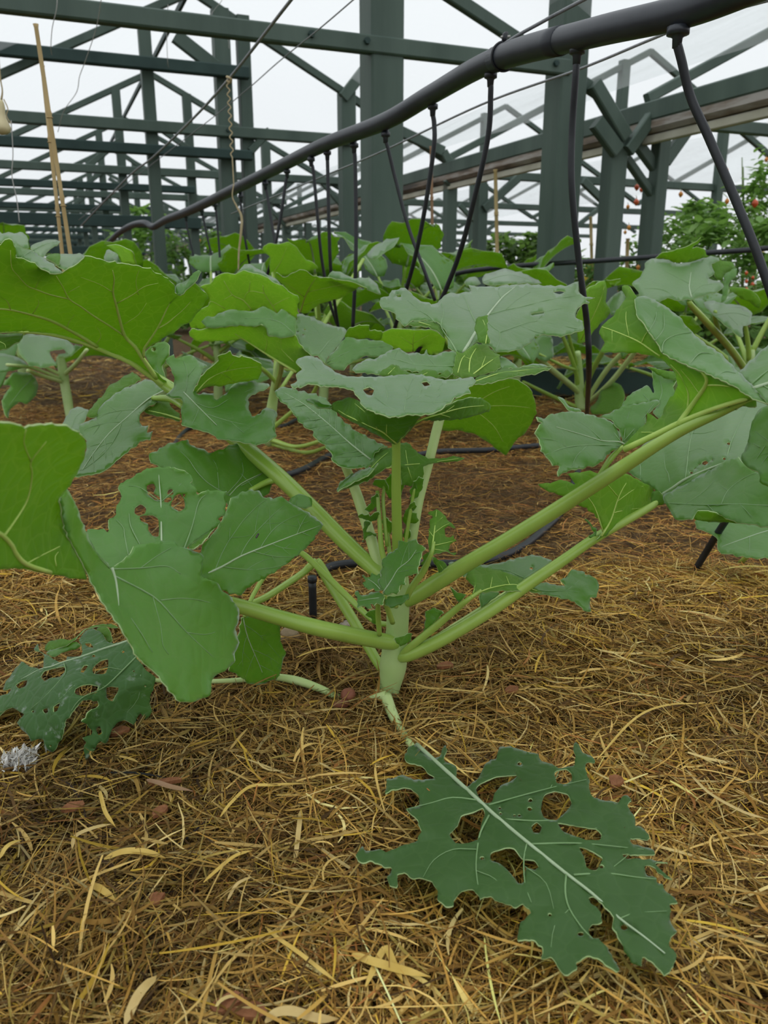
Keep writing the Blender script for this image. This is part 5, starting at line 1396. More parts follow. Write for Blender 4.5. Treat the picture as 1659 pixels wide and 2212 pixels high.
leaf(bpr, [dict(c='Q5', s='u', g=10, o=[(560,430),(600,350),(660,310),(720,330),(745,400),(720,480),(600,520),(530,520),(520,470)], y=[(560,430,2.3),(745,400,2.2),(600,520,2.2)])], label='shaded low leaves by the stem')
leaf(bpr, [dict(c='Q2', s='t', g=10,
    o=[(730,420),(760,370),(850,340),(900,325),(960,345),(1050,370),(1150,420),(1170,440),(1050,440),(920,445),(800,455)], y=[(730,420,1.55),(900,325,1.75),(1170,440,1.6),(920,445,1.45)], v=[([(740,430),(860,390),(960,380),(1080,420)],1.0,.4)]),
  dict(c='Q2', s='t', g=10, o=[(600,430),(640,395),(700,400),(730,440),(680,455),(620,455)], y=[(600,430,1.7),(700,400,1.75),(680,455,1.65)])], label='grey-green leaf behind the wide pale leaf')

low = thing('kale_plant', 'low blue-green kale leaf clump behind the black stick at lower right', 'plant', tuple(at_ground(1590, 1.12)))
leaf(low, [dict(c='R5', s='t', g=9,
    o=[(1080,1735),(1200,1715),(1500,1760),(1660,1740),(1660,1940),(1560,1955),(1440,1962),(1340,1947),(1220,1922),(1210,1852),(1160,1812),(1100,1790)], y=[(1080,1735,1.06),(1500,1760,1.05),(1660,1940,.98),(1220,1922,1.0)],
    m=[([(1640,1780),(1500,1800),(1350,1850),(1240,1890)],1.2,.4)], v=[([(1400,1835),(1400,1900),(1390,1940)],.6,.2),([(1520,1800),(1530,1880),(1520,1940)],.6,.2)])],
  label='rounded leaf', petiole=dict(p=[(1600,1215,1.1,6),(1640,1180,1.06,5),(1690,1150,1.05,4)]))

bpl = thing('kale_plant', 'kale plant at far left with a pale stem under the great leaf', 'plant', tuple(at_ground(150, 2.45)))
bstem(bpl, [(152, 905, 2.42, 9), (147, 870, 2.43, 10), (140, 830, 2.44, 10), (136, 800, 2.44, 10), (130, 770, 2.44, 8)])
for pts in ([(140,808,2.44,5),(165,785,2.35,5),(188,755,2.3,4)], [(135,825,2.44,5),(90,812,2.3,5),(60,800,2.2,4)], [(132,818,2.44,4),(70,795,2.3,4),(15,788,2.2,4)], [(138,812,2.44,4),(100,795,2.4,4),(50,770,2.3,4)]):
    make_petiole(bpl, p=pts, n=8, mat=PETIOLE_PALE)
leaf(bpl, [dict(c='Q3', s='t', g=10, o=[(20,1500),(90,1400),(30,1390),(100,1290),(240,1280),(330,1370),(310,1480),(230,1550),(160,1540),(90,1600),(75,1672),(30,1620)], y=[(20,1500,2.1),(330,1370,2.3),(75,1672,2.05)], v=[([(280,1330),(180,1430),(80,1560)],1.4,.5)])], label='pale drooping leaf')
leaf(bpl, [dict(c='Q3', s='t', g=10, o=[(140,1040),(180,970),(220,955),(400,960),(560,1000),(630,1050),(640,1110),(600,1150),(540,1090),(430,1100),(460,1180),(480,1225),(350,1240),(250,1220),(180,1140)], y=[(140,1040,2.3),(400,960,2.5),(640,1110,2.3),(350,1240,2.2)])], label='dark leaf over the stem')
leaf(bpl, [dict(c='Q3', s='t', g=10, o=[(-60,1130),(60,1120),(180,1160),(240,1230),(150,1260),(0,1290),(-60,1290)], y=[(-60,1130,2.3),(240,1230,2.3),(0,1290,2.2)])])
leaf(bpl, [dict(c='Q3', s='t', g=9, o=[(540,1700),(600,1600),(660,1570),(760,1600),(745,1650),(700,1720),(680,1800),(540,1790)], y=[(540,1700,1.3),(660,1570,1.4),(700,1720,1.28)], v=[([(600,1770),(650,1660),(720,1610)],.8,.3)])], label='grey-green leaf tip near the bed surface')

bpt = thing('kale_plant', 'kale plant at top left showing curled leaves above the great leaf', 'plant', tuple(at_ground(-90, 1.75)))
bstem(bpt, [(-90, 1000, 1.75, 11), (-85, 850, 1.75, 11), (-70, 720, 1.74, 9), (-50, 670, 1.7, 6)])
leaf(bpt, [dict(c='Q3', s='t', g=10, o=[(-60,95),(0,90),(120,88),(210,90),(240,140),(250,220),(200,215),(130,195),(80,145),(0,185),(-60,190)], y=[(-60,95,1.5),(210,90,1.5),(200,215,1.4)], j=3)], label='dark crinkled leaf at the left edge', petiole=dict(p=[(-50,670,1.7,5),(60,650,1.7,5),(60,600,1.6,5),(30,520,1.48,4)]))
leaf(bpt, [dict(c='Q3', s='t', g=10, o=[(258,200),(300,180),(380,150),(450,145),(522,160),(490,200),(430,230),(372,295),(270,245)], y=[(258,200,1.4),(522,160,1.5),(372,295,1.35)], v=[([(280,240),(380,190),(490,165)],.9,.3)])], label='pale leaf tip', petiole=dict(p=[(-50,670,1.7,5),(60,650,1.7,5),(80,580,1.5,5),(75,540,1.4,4)]))
leaf(bpt, [dict(c='Q3', s='t', g=10, o=[(385,300),(450,265),(580,270),(690,262),(735,290),(700,330),(650,365),(560,415),(490,375)], y=[(385,300,1.3),(735,290,1.4),(560,415,1.25)]),
   dict(c='Q3', s='u', g=10, o=[(385,300),(450,262),(520,268),(520,300),(500,370)], y=[(385,300,1.29),(520,268,1.3),(500,370,1.26)])], label='leaf curled over behind the great leaf', petiole=dict(p=[(-50,670,1.7,5),(60,650,1.7,5),(110,600,1.45,5),(125,570,1.28,4)]))
leaf(bpt, [dict(c='Q3', s='y', g=10, o=[(900,200),(960,190),(1060,210),(1130,260),(1158,355),(1040,352),(1020,300),(960,240)], y=[(900,200,1.5),(1158,355,1.45),(1020,300,1.5)]),
   dict(c='Q3', s='t', g=10, o=[(880,315),(910,240),(930,225),(965,245),(1015,290),(1045,355),(950,345)], y=[(880,315,1.5),(930,225,1.55),(1045,355,1.45)])], label='bright rounded leaf right of the canes', petiole=dict(p=[(-50,670,1.7,5),(60,650,1.7,5),(180,620,1.6,5),(245,570,1.5,4)]))

# ---------------------------------------------------------------- kale rows further off: whole plants grown leaf by leaf
def grown_leaf(parent, crown, az, L, Wd, el, droop, rnd, roll=0.0, cup=0.25):
    hv = np.array([math.cos(az), math.sin(az), 0])
    nl, nw = 9, 6
    side = np.array([-math.sin(az), math.cos(az), 0])
    pl_ = L * rnd.uniform(.7, .95)
    P = [np.asarray(crown, float)]
    e = el
    for i in range(6):
        P.append(P[-1] + (hv * math.cos(e) + ZV * math.sin(e)) * pl_ / 6)
        e -= droop * 0.04
    pet = tube('petiole', [P[0], P[3], P[-1]], [.008, .006, .004], PETIOLE, None, n=7, m=4)
    V, rows = [], []
    p = P[-1]
    ph = rnd.uniform(0, 6)
    for i in range(nl + 1):
        t = i / nl
        w = Wd * (math.sin(PI * min(1, (t * .93 + .07)) ** .75) ** .8) * .5
        d = hv * math.cos(e) + ZV * math.sin(e)
        up = np.cross(side, -d)
        up = up if up[2] > 0 else -up
        sd = side * math.cos(roll) + up * math.sin(roll)
        for j in range(-nw, nw + 1):
            u = j / nw
            wav = .04 * Wd * math.sin(t * 17 + ph + j * .9) * abs(u) ** 1.5
            jag = 1 + .06 * math.sin(i * 2.9 + ph) + rnd.uniform(-.05, .05)
            V.append(p + sd * w * u * (jag if abs(u) > .9 else 1) + up * (cup * w * abs(u) ** 1.5 + wav - .004 * (abs(u) < .1)))
        p = p + d * L / nl
        e -= droop * 0.16
    V = np.array(V)
    m_ = 2 * nw + 1
    Q = [(i * m_ + j, i * m_ + j + 1, (i + 1) * m_ + j + 1, (i + 1) * m_ + j) for i in range(nl) for j in range(m_ - 1)]
    nrm = np.zeros_like(V)
    for q in Q:
        n_ = np.cross(V[q[1]] - V[q[0]], V[q[3]] - V[q[0]])
        for k in q:
            nrm[k] += n_
    nrm /= np.linalg.norm(nrm, axis=1)[:, None] + 1e-12
    if nrm[:, 2].sum() < 0:
        Q = [q[::-1] for q in Q]
        nrm = -nrm
    n0 = len(V)
    VV = np.vstack([V, V - nrm * .0009])
    Fq = list(Q) + [tuple(k + n0 for k in q[::-1]) for q in Q]
    mi = [0] * len(Q) + [1] * len(Q)
    cnt = set()
    for q in Q:
        for a_, b_ in zip(q, q[1:] + q[:1]):
            cnt.add((a_, b_))
    for a_, b_ in list(cnt):
        if (b_, a_) not in cnt:
            Fq.append((b_, a_, n0 + a_, n0 + b_))
            mi.append(2)
    lf = mesh('leaf', VV, Fq, [LEAF_TOP, LEAF_UND, LEAF_RIM], parent, mi)
    # the stalk and midrib belong to the leaf
    pv = np.array([v.co for v in pet.data.vertices]) - np.array(parent_loc(lf))
    pet.data.vertices.foreach_set('co', pv.astype(np.float32).ravel())
    pet.parent = lf
    mid = V.reshape(nl + 1, m_, 3)[:, nw] + nrm.reshape(nl + 1, m_, 3)[:, nw] * .0003
    tube('midrib', list(mid), np.linspace(.0035, .001, nl + 1), VEIN_MID, lf, n=6, m=2)
    return lf

def grown_kale(px, Y, h, n, size, seed, label, elr=(.25, 1.0)):
    rnd = random.Random(seed)
    b = at_ground(px, Y)
    t = thing('kale_plant', label, 'plant', tuple(b))
    tube('stem', [b + ZV * -.01, b + ZV * h * .5 + np.array([.01, 0, 0]), b + ZV * h], [.016, .014, .010], STEM_MAT, t, n=10)
    a0 = rnd.uniform(0, 6.28)
    for i in range(n):
        f = (i + .5) / n
        grown_leaf(t, b + ZV * h * (.35 + .62 * f), a0 + i * 2.4 + rnd.uniform(-.3, .3), size * rnd.uniform(.75, 1.1), size * rnd.uniform(.62, .85),
                   elr[0] + (elr[1] - elr[0]) * f + rnd.uniform(-.12, .12), rnd.uniform(.5, 1.3), rnd, rnd.uniform(-.35, .35), rnd.uniform(.05, .4))
    return t

for px, Y, h, n, sz, lab in (
    (690, 2.55, .24, 8, .20, 'kale plant behind the row of drip tubes left of the thickest post'),
    (860, 2.75, .26, 8, .20, 'kale plant at the foot of the thickest post'),
    (1000, 2.30, .20, 7, .19, 'kale plant between the two thickest posts'),
    (455, 2.70, .26, 8, .20, 'kale plant below the hanging raffia string'),
    (330, 2.75, .22, 7, .20, 'kale plant half hidden by the great leaf, right of the canes'),
    (1120, 2.85, .22, 7, .19, 'kale plant left of the right thick post'),
    (1640, 2.15, .20, 7, .20, 'kale plant at the right edge under the tomato bushes'),
    (1480, 2.60, .18, 7, .18, 'kale plant low between the right stalks'),
    (20, 3.1, .26, 7, .21, 'distant kale plant at the left edge'),
    (560, 3.4, .28, 8, .20, 'distant kale plant in front of the low dark rail'),
    (760, 3.7, .28, 7, .20, 'distant kale plant between the slim posts'),
    (950, 3.5, .28, 8, .20, 'distant kale plant right of the thickest post'),
    (1090, 3.9, .26, 7, .19, 'farthest kale plant seen below the black hose')):
    grown_kale(px, Y, h * 1.15, n + 2, sz * 1.18, int(px * 7 + Y * 10), lab, (.35, 1.25))
# underside leaf standing up left of the drip tubes
leaf(bpa, [dict(c='Q1', s='y', g=11,
    o=[(690,170),(750,150),(800,155),(880,140),(930,180),(980,240),(1000,270),(1060,290),(1085,330),(1000,355),(900,375),(830,390),(740,375),(740,260),(700,210)], y=[(690,170,2.1),(880,140,2.1),(1085,330,2.15),(740,375,2.2)], v=[([(760,370),(820,280),(860,180)],1.2,.4)])],
  label='backlit leaf standing behind two crossing drip tubes', petiole=dict(p=[(590,860,1.93,4),(600,700,2.0,5),(590,590,2.15,4)]))
leaf(bpa, [dict(c='Q1', s='t', g=11, o=[(1430,232),(1480,180),(1560,130),(1670,105),(1640,170),(1560,225),(1480,272)], y=[(1430,232,2.3),(1670,105,2.4),(1480,272,2.2)]),], label='pale leaf tip in front of the thickest post', petiole=dict(p=[(600,850,1.93,4),(700,700,2.1,5),(785,560,2.25,4)]))

# ---------------------------------------------------------------- second bed edge and black pot rim
bed = thing('bed_edging', 'dark green board edging the next straw bed at right', 'board', tuple(at_ground(1290, 2.95)))
bp0, bp1 = at_ground(1090, 2.9), at_ground(1460, 3.0)
timber('edge_board', bp0 + ZV * .05, bp1 + ZV * .05, .03, .10, FRAME_DARK, bed)
for f in (0.04, .62):
    q = bp0 + (bp1 - bp0) * f + np.array([0, .035, 0])
    timber('peg', q + ZV * -.02, q + ZV * .13, .03, .03, FRAME_DARK, bed)
straw_layer('straw_mulch', 9000, (.25, 1.35, 2.98, 3.9), (.03, .09), (.002, .0035), (-.004, .014), 9, 1.0, (3, 3, 2, 1, .6, 1, .5, .5, .6), 'golden straw heaped on the next bed behind the green board', base=.085)
V, Fc = [], []
bs = mesh('bed_soil', [tuple(bp0 + np.array([0, .02, .075])), tuple(bp1 + np.array([0, .02, .075])), tuple(bp1 + np.array([.3, 1.1, .06])), tuple(bp0 + np.array([-.1, 1.1, .06])),
     tuple(bp0 + np.array([0, .02, -.01])), tuple(bp1 + np.array([0, .02, -.01])), tuple(bp1 + np.array([.3, 1.1, -.01])), tuple(bp0 + np.array([-.1, 1.1, -.01]))],
    [(0, 1, 2, 3), (4, 7, 6, 5), (0, 4, 5, 1), (1, 5, 6, 2), (2, 6, 7, 3), (3, 7, 4, 0)], SOIL, bed, smooth=False)

# ---------------------------------------------------------------- fruiting bushes on the right, hedges beyond
def bush_mat(name, a, b):
    return leaf_mat(name, [a, b], (0.30, 0.55, 0.10), 0.3, 0.55, 0.3, cell=40, veinfac=.1, bump=.1)
B_LIGHT = bush_mat('bush_light_green', (0.15, 0.30, 0.06), (0.26, 0.42, 0.12))
B_MID = bush_mat('bush_mid_green', (0.09, 0.20, 0.05), (0.17, 0.30, 0.08))
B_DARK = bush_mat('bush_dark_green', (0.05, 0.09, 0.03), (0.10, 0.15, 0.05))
B_YEL = bush_mat('bush_yellow_green', (0.20, 0.26, 0.05), (0.30, 0.36, 0.09))
FRUIT_RED = simple('red_fruit', [(0.55, 0.06, 0.02), (0.62, 0.14, 0.03)], 8, 0.35, 0.5)
FRUIT_OR = simple('orange_fruit', [(0.65, 0.22, 0.03), (0.70, 0.32, 0.05)], 8, 0.4, 0.5)
FLOWER = simple('yellow_petals', [(0.75, 0.55, 0.06), (0.80, 0.65, 0.12)], 8, 0.6, 0.3)
TWIG = simple('green_twig', [(0.10, 0.16, 0.05), (0.17, 0.22, 0.08)], 20, 0.7, 0.2)

def bush(px, Y, h, w, n, ls, mat, label, seed, fruit=(), flowers=0, cat='plant', name='fruiting_bush', z0=.05, shape=1.0):
    rnd = random.Random(seed)
    b = at_ground(px, Y)
    t = thing(name, label, cat, tuple(b))
    tips = []
    for k in range(5):
        a = rnd.uniform(0, 6.28)
        r = w * rnd.uniform(.15, .45)
        p1 = b + np.array([math.cos(a) * r * .4, math.sin(a) * r * .4, h * .5])
        p2 = b + np.array([math.cos(a) * r, math.sin(a) * r, h * rnd.uniform(.75, 1.0)])
        tube('stem', [b + ZV * -.01, p1, p2], [.010, .007, .003], TWIG, t, n=6, m=4)
        tips.append((p1, p2))
    V, Fc = [], []
    n = int(n * 2.2)
    cl = [(rnd.uniform(0, 6.28), rnd.random() ** .6, rnd.random() ** shape) for _ in range(44)]
    pts = []
    for i in range(n):
        a, r, f = rnd.choice(cl)
        a += rnd.gauss(0, .25)
        f = min(1, max(0, f + rnd.gauss(0, .06)))
        rr = w * .5 * min(1.1, r + rnd.gauss(0, .1)) * (1 - .35 * f)
        p = b + np.array([math.cos(a) * rr, math.sin(a) * rr, z0 + (h - z0) * f])
        pts.append(p)
        az = rnd.uniform(0, 6.28)
        el = rnd.uniform(-.9, .5)
        d = np.array([math.cos(az) * math.cos(el), math.sin(az) * math.cos(el), math.sin(el)])
        s = np.cross(d, ZV)
        s /= np.linalg.norm(s) + 1e-9
        u = np.cross(s, d)
        L = ls * rnd.uniform(.6, 1.3)
        o = len(V)
        V += [p, p + d * L * .35 + s * L * .27 + u * L * .06, p + d * L * .8 + s * L * .18 + u * L * .03, p + d * L, p + d * L * .8 - s * L * .18 + u * L * .03, p + d * L * .35 - s * L * .27 + u * L * .06, p + d * L * .45 - u * L * .03]
        Fc += [(o, o + 6, o + 1), (o + 1, o + 6, o + 2), (o + 2, o + 6, o + 3), (o + 3, o + 6, o + 4), (o + 4, o + 6, o + 5), (o + 5, o + 6, o)]
    fo = mesh('foliage', V, Fc, mat, t)
    fo['kind'] = 'stuff'
    fm = None
    for i, (fx, fy, rr, mt) in enumerate(fruit):
        c = W(fx, fy, Y - w * .42)
        rr = rr * .62
        S, R = [], []
        for k in range(7):
            q = k / 6
            S.append(c + ZV * rr * (1.1 - 2.2 * q) + np.array([.1 * rr * math.sin(q * 3), 0, 0]))
            R.append(max(.0005, rr * math.sin(PI * (q * .92 + .04)) * (1 - .25 * q)))
        V, Fc = tube_geo(S, R, 8)
        fr = mesh('fruit', V, Fc, mt, t)
        V, Fc = tube_geo([c + ZV * rr * 1.05, c + ZV * rr * 1.5 + np.array([.002, 0.004, 0]), c + ZV * rr * 2.2 + np.array([.006, .03, 0])], [rr * .16, rr * .12, rr * .1], 5)
        mesh('fruit_stalk', V, Fc, TWIG, fr)
    for i in range(flowers):
        p = pts[rnd.randrange(len(pts))] + np.array([0, -w * .2, 0])
        V, Fc = [p - np.array([0, .004, 0])], []
        for k in range(5):
            a = k * 1.257 + rnd.random()
            o = len(V)
            e1 = np.array([math.cos(a), -.3, math.sin(a)])
            e2 = np.array([-math.sin(a), 0, math.cos(a)])
            V += [p + e1 * .012 + e2 * .009, p + e1 * .028, p + e1 * .012 - e2 * .009]
            Fc += [(0, o, o + 1), (0, o + 1, o + 2)]
        mesh('flower', V, Fc, FLOWER, t)
    return t

R_, O_ = FRUIT_RED, FRUIT_OR
bush(1490, 4.3, .78, .85, 1000, .06, B_LIGHT, 'leafy green bush right of the short trestle posts', 11, [(1375, 405, .022, R_), (1470, 420, .02, O_)], 0)
bush(1560, 3.9, .66, .8, 1000, .06, B_LIGHT, 'bright dense bush in front of the tall tomato at right', 12, [(1630, 440, .026, R_), (1570, 435, .018, O_), (1640, 540, .016, R_), (1625, 615, .016, R_)], 0)
bush(1615, 4.9, 1.15, .62, 620, .05, B_LIGHT, 'tall airy tomato plant at the right edge', 13, [(1569, 368, .02, R_), (1655, 345, .02, O_)], 3, shape=.7)
bush(1385, 4.6, .74, .55, 330, .05, B_MID, 'thin chilli plant with red fruits between the slim posts', 14, [(1385, 410, .02, R_), (1374, 437, .026, R_), (1356, 447, .018, O_), (1413, 403, .018, R_), (1413, 418, .018, R_), (1358, 492, .02, O_), (1350, 502, .016, O_)], 0)
bush(1300, 4.2, .52, .6, 520, .05, B_MID, 'low flowering bush right of the thick post', 15, [(1378, 578, .018, O_), (1366, 590, .02, O_), (1372, 598, .018, O_), (1380, 590, .014, R_)], 8)
bush(1262, 4.6, .50, .3, 160, .045, B_YEL, 'small bush with yellow flowers by the right drip tube', 16, (), 12)
bush(1400, 4.1, .42, .5, 420, .05, B_YEL, 'low yellow-green bush under the gutter trestle', 17, (), 5)
bush(1640, 3.4, .40, .5, 420, .055, B_MID, 'bush low at the right edge with hanging red fruits', 18, [(1612, 590, .012, R_), (1612, 608, .012, R_), (1612, 625, .012, R_), (1626, 600, .011, R_)], 0)
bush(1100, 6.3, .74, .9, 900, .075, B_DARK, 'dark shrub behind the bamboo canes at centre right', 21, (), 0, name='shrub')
bush(1175, 6.8, .62, .8, 700, .075, B_YEL, 'yellowish shrub left of the right thick post', 22, (), 0, name='shrub')
bush(1010, 7.2, .58, 1.0, 800, .08, B_YEL, 'yellowish hedge plant beyond the slim post at centre', 23, (), 0, name='shrub')
bush(930, 6.6, .55, .7, 500, .07, B_MID, 'green shrub right of the thickest post', 24, (), 0, name='shrub')
bush(310, 7.6, 1.05, .8, 420, .08, B_LIGHT, 'climbing plant deep in the house at left', 25, (), 2, name='climbing_plant')
bush(430, 7.0, .80, .8, 420, .08, B_MID, 'leafy plant deep in the house behind the pipe', 26, [(428, 520, .035, O_), (420, 545, .03, O_), (440, 560, .03, R_)], 0, name='climbing_plant')
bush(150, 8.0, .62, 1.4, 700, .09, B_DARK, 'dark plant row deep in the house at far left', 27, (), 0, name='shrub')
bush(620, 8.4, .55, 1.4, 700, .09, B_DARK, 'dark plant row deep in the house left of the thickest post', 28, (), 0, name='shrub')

# ---------------------------------------------------------------- irrigation
pp = [(1900,-125,.78,.016),(1659,-42,.86,.016),(1480,24,.93,.016),(1280,71,1.06,.016),(1070,129,1.30,.016),(930,205,1.55,.016),(830,263,1.72,.016),(700,313,2.0,.0155),(600,362,2.3,.0155),(500,412,2.62,.0155),(410,455,3.05,.0150),(365,472,3.4,.0145),(346,482,3.6,.014),(330,490,3.7,.014),(312,482,3.8,.014),(285,487,4.0,.014),(255,505,4.3,.014),(230,530,4.7,.014)]
P3 = [W(a, b, y) for a, b, y, r in pp]
SP = spline(np.hstack([np.array(P3), np.array([[r] for *_, r in pp])]), 10)
pipe = thing('irrigation_pipe', 'thick black irrigation pipe running overhead from upper right', 'pipe', tuple(P3[8]))
V, Fc = tube_geo(SP[:, :3], SP[:, 3], 24)
mesh('pipe_run', V, Fc, PIPE_MAT, pipe)
# coupling sleeve with cable tie near the middle of the near stretch
i0 = int(np.argmin(np.abs(SP[:, 0] - W(1100, 120, 1.26)[0])))
V, Fc = tube_geo(SP[i0 - 5:i0 + 3, :3], np.full(8, .0172), 24)
mesh('sleeve', V, Fc, PIPE_MAT, pipe)
c = SP[i0 + 1, :3]
tg = SP[i0 + 2, :3] - SP[i0, :3]
tg /= np.linalg.norm(tg)
u = np.cross(tg, ZV)
u /= np.linalg.norm(u)
v = np.cross(u, tg)
ring = [c + (u * math.cos(a) + v * math.sin(a)) * .0185 for a in np.linspace(0, 2 * PI, 25)]
tube('cable_tie', ring, .0018, TUBE_MAT, pipe, n=6, m=2)
tube('tie_head', [c + v * .019, c + v * .027, c + v * .030 + u * .004], [.004, .004, .002], TUBE_MAT, pipe, n=6, m=2)
tube('tie_tail', [c + v * .024 - u * .006, c + v * .026 + u * .008], [.0016, .0016], TWINE_MAT, pipe, n=6, m=2)

def drip(label, fit, pts, r=.0036, fr=.0085):
    """fitting under the pipe and the thin tube hanging from it"""
    q = [W(a, b, y) for a, b, y in pts]
    f0 = W(*fit)
    t = thing('drip_tube', label, 'tube', tuple(f0))
    V, Fc = tube_geo([f0 + ZV * .012, f0 + ZV * .004, f0 + ZV * .0035, f0 - ZV * .004, f0 - ZV * .0045, f0 - ZV * .007, f0 - ZV * .016], [.006, .006, fr, fr, fr * .75, .0052, .0046], 14)
    mesh('fitting', V, Fc, PIPE_MAT, t)
    tube('hose', [f0 - ZV * .012] + q, r, TUBE_MAT, t, n=10, m=8)
    return t
drip('nearest drip tube, hanging at the right edge and curving back to the straw', (1465, 66, .93),
     [(1472,130,.93),(1492,210,.93),(1530,295,.92),(1588,430,.90),(1640,560,.88),(1690,720,.87),(1710,880,.90),(1660,1000,.95),(1570,1122,1.02),(1530,1185,1.05),(1492,1248,1.07)], .0048, .0115)
drip('drip tube crossing the right thick post', (1247, 108, 1.09), [(1243,170,1.09),(1236,280,1.10),(1235,400,1.10),(1250,560,1.11),(1268,700,1.13),(1272,800,1.18),(1268,892,1.55)], .0043, .0095)
drip('drip tube hanging beside the cable tie', (1060, 162, 1.32), [(1060,200,1.32),(1055,290,1.33),(1028,415,1.35),(985,570,1.40),(912,740,1.48),(890,775,1.5)], .0042, .0095)
drip('drip tube just right of the thickest post', (935, 230, 1.56), [(938,270,1.56),(937,320,1.56),(918,450,1.58),(893,570,1.62),(858,690,1.7),(842,750,1.75)], .0042, .009)
drip('drip tube at the right edge of the thickest post, crossing its neighbour', (833, 290, 1.73), [(838,320,1.73),(855,390,1.73),(882,490,1.72),(915,580,1.7),(940,650,1.7)], .0036, .009)
drip('drip tube left of the thickest post', (765, 314, 1.88), [(767,350,1.88),(769,470,1.88),(768,580,1.88),(762,710,1.9)], .0044, .0095)
drip('straight drip tube at the slim middle post', (707, 330, 2.0), [(708,370,2.0),(711,500,2.0),(716,600,2.02),(732,720,2.1)], .0042, .009)
drip('slanting drip tube left of the slim middle post', (672, 344, 2.07), [(677,370,2.07),(686,470,2.07),(695,560,2.08),(712,650,2.1),(728,700,2.12)], .0040, .009)
drip('drip tube leaning left over a backlit leaf', (620, 370, 2.25), [(617,395,2.25),(606,470,2.25),(590,550,2.26),(572,610,2.3)], .0042, .009)
drip('drip tube leaning right over a backlit leaf', (573, 396, 2.4), [(577,420,2.4),(590,500,2.38),(604,570,2.36),(616,620,2.36)], .0040, .009)
drip('far drip tube beside the raffia string', (520, 424, 2.58), [(521,450,2.58),(530,520,2.58),(545,600,2.6)], .0036, .008)
drip('far drip tube left of the raffia string', (465, 443, 2.8), [(467,460,2.8),(473,530,2.8),(478,600,2.8)], .0036, .008)
drip('farther drip tube above a pale leaf', (436, 455, 2.95), [(440,475,2.95),(452,530,2.95),(470,600,2.95)], .0036, .008)
drip('farthest drip tube where the pipe sags', (402, 468, 3.15), [(404,490,3.15),(415,540,3.15),(430,600,3.15)], .0036, .008)

h2 = tag(tube('hose', [W(a, b, y) for a, b, y in ((1800,510,2.7),(1659,536,2.75),(1500,548,2.8),(1400,556,2.85),(1250,566,2.9),(1150,572,2.95),(1060,580,3.0),(985,592,3.1),(930,620,3.2))], .0085, TUBE_MAT, None, n=12), 'black hose stretched across in front of the right-hand bushes', 'hose')
def ghose(label, pts, r):
    return tag(tube('ground_hose', [G(a, b, z) for a, b, z in pts], r, TUBE_MAT, None, n=12, m=8), label, 'hose')
ghose('black hose lying on the mulch behind the thick stalks', [(690,1240,.012),(715,1224,.014),(760,1217,.014),(830,1214,.014),(930,1218,.014),(1020,1216,.014),(1080,1204,.014),(1130,1180,.014),(1180,1140,.014),(1213,1105,.014),(1232,1060,.014),(1260,990,.014)], .0062)
ghose('black hose looping on the mulch further back at centre', [(1290,962,.014),(1165,963,.014),(1060,972,.014),(945,976,.014),(850,990,.014),(780,972,.014),(711,985,.014),(660,1012,.014),(610,1028,.014),(560,1030,.014)], .0070)
ghose('thin black hose in the mulch left of centre', [(378,960,.014),(392,940,.014),(420,922,.014),(500,915,.014),(600,922,.014),(640,908,.014),(680,900,.014)], .0060)
bs_ = G(677, 1350, 0)
st = thing('drip_stake', 'upright black drip stake stuck in the mulch left of the stem', 'stake', tuple(bs_))
tube('stake_body', [bs_ + ZV * -.01, bs_ + ZV * .03, bs_ + ZV * .057], [.0045, .0048, .0048], TUBE_MAT, st, n=10, m=3)
tube('stake_cap', [bs_ + ZV * .056, bs_ + ZV * .063], [.0058, .0056], TUBE_MAT, st, n=10, m=2)

# ---------------------------------------------------------------- wires, strings, canes
def wire(name, label, pts, r, mat, cat='wire', n=7, m=8):
    return tag(tube(name, [W(*p) for p in pts], r, mat, None, n=n, m=m), label, cat)
wire('support_wire', 'thick grey wire slanting from the top edge down to the left', [(720,-115,1.75),(630,-2,1.95),(495,170,2.4),(415,258,2.8),(330,340,3.3),(275,384,3.7),(175,488,4.6)], .0038, WIRE_MAT)
wire('support_wire', 'grey wire running along the top of the irrigation pipe', [(1330,-35,1.12),(1260,0,1.14),(1170,48,1.2),(1088,96,1.27),(1000,165,1.44),(880,228,1.66),(830,256,1.73),(700,304,2.02),(600,352,2.3)], .0024, WIRE_MAT)
wire('support_wire', 'thin grey wire under the pipe crossing both thick posts', [(1700,-10,1.1),(1520,40,1.22),(1400,88,1.35),(1250,150,1.5),(1040,226,1.75),(830,325,2.1),(700,380,2.4),(500,462,3.0)], .0022, WIRE_MAT)
wire('support_wire', 'faint thin wire from the top middle down to the far left', [(780,-15,2.1),(690,62,2.4),(600,135,2.8),(520,205,3.2),(400,300,3.8),(170,475,5.0)], .0018, WIRE_MAT)
z_ = []
for i in range(60):
    t = i / 59
    z_.append((492 + 13 * t + (3.2 * math.sin(i * 1.3) if i < 44 else 0), 172 + 225 * t, 2.4))
rs_ = thing('raffia_string', 'kinked raffia string hanging from the thick grey wire', 'string', tuple(W(495, 172, 2.4)))
tube('kinked_strand', [W(*p) for p in z_], .0018, RAFFIA, rs_, n=6, m=2)
tube('loose_end', [W(*p) for p in ((505,397,2.4),(502,425,2.4),(512,447,2.4),(522,470,2.4),(520,510,2.4),(516,545,2.4),(515,585,2.4))], [.0016,.0018,.0026,.0036,.0034,.0026,.002], RAFFIA, rs_, n=6)
tube('knot', [W(*p) for p in ((490,166,2.395),(499,170,2.38),(497,178,2.395),(490,174,2.40))], .0035, RAFFIA, rs_, n=7)
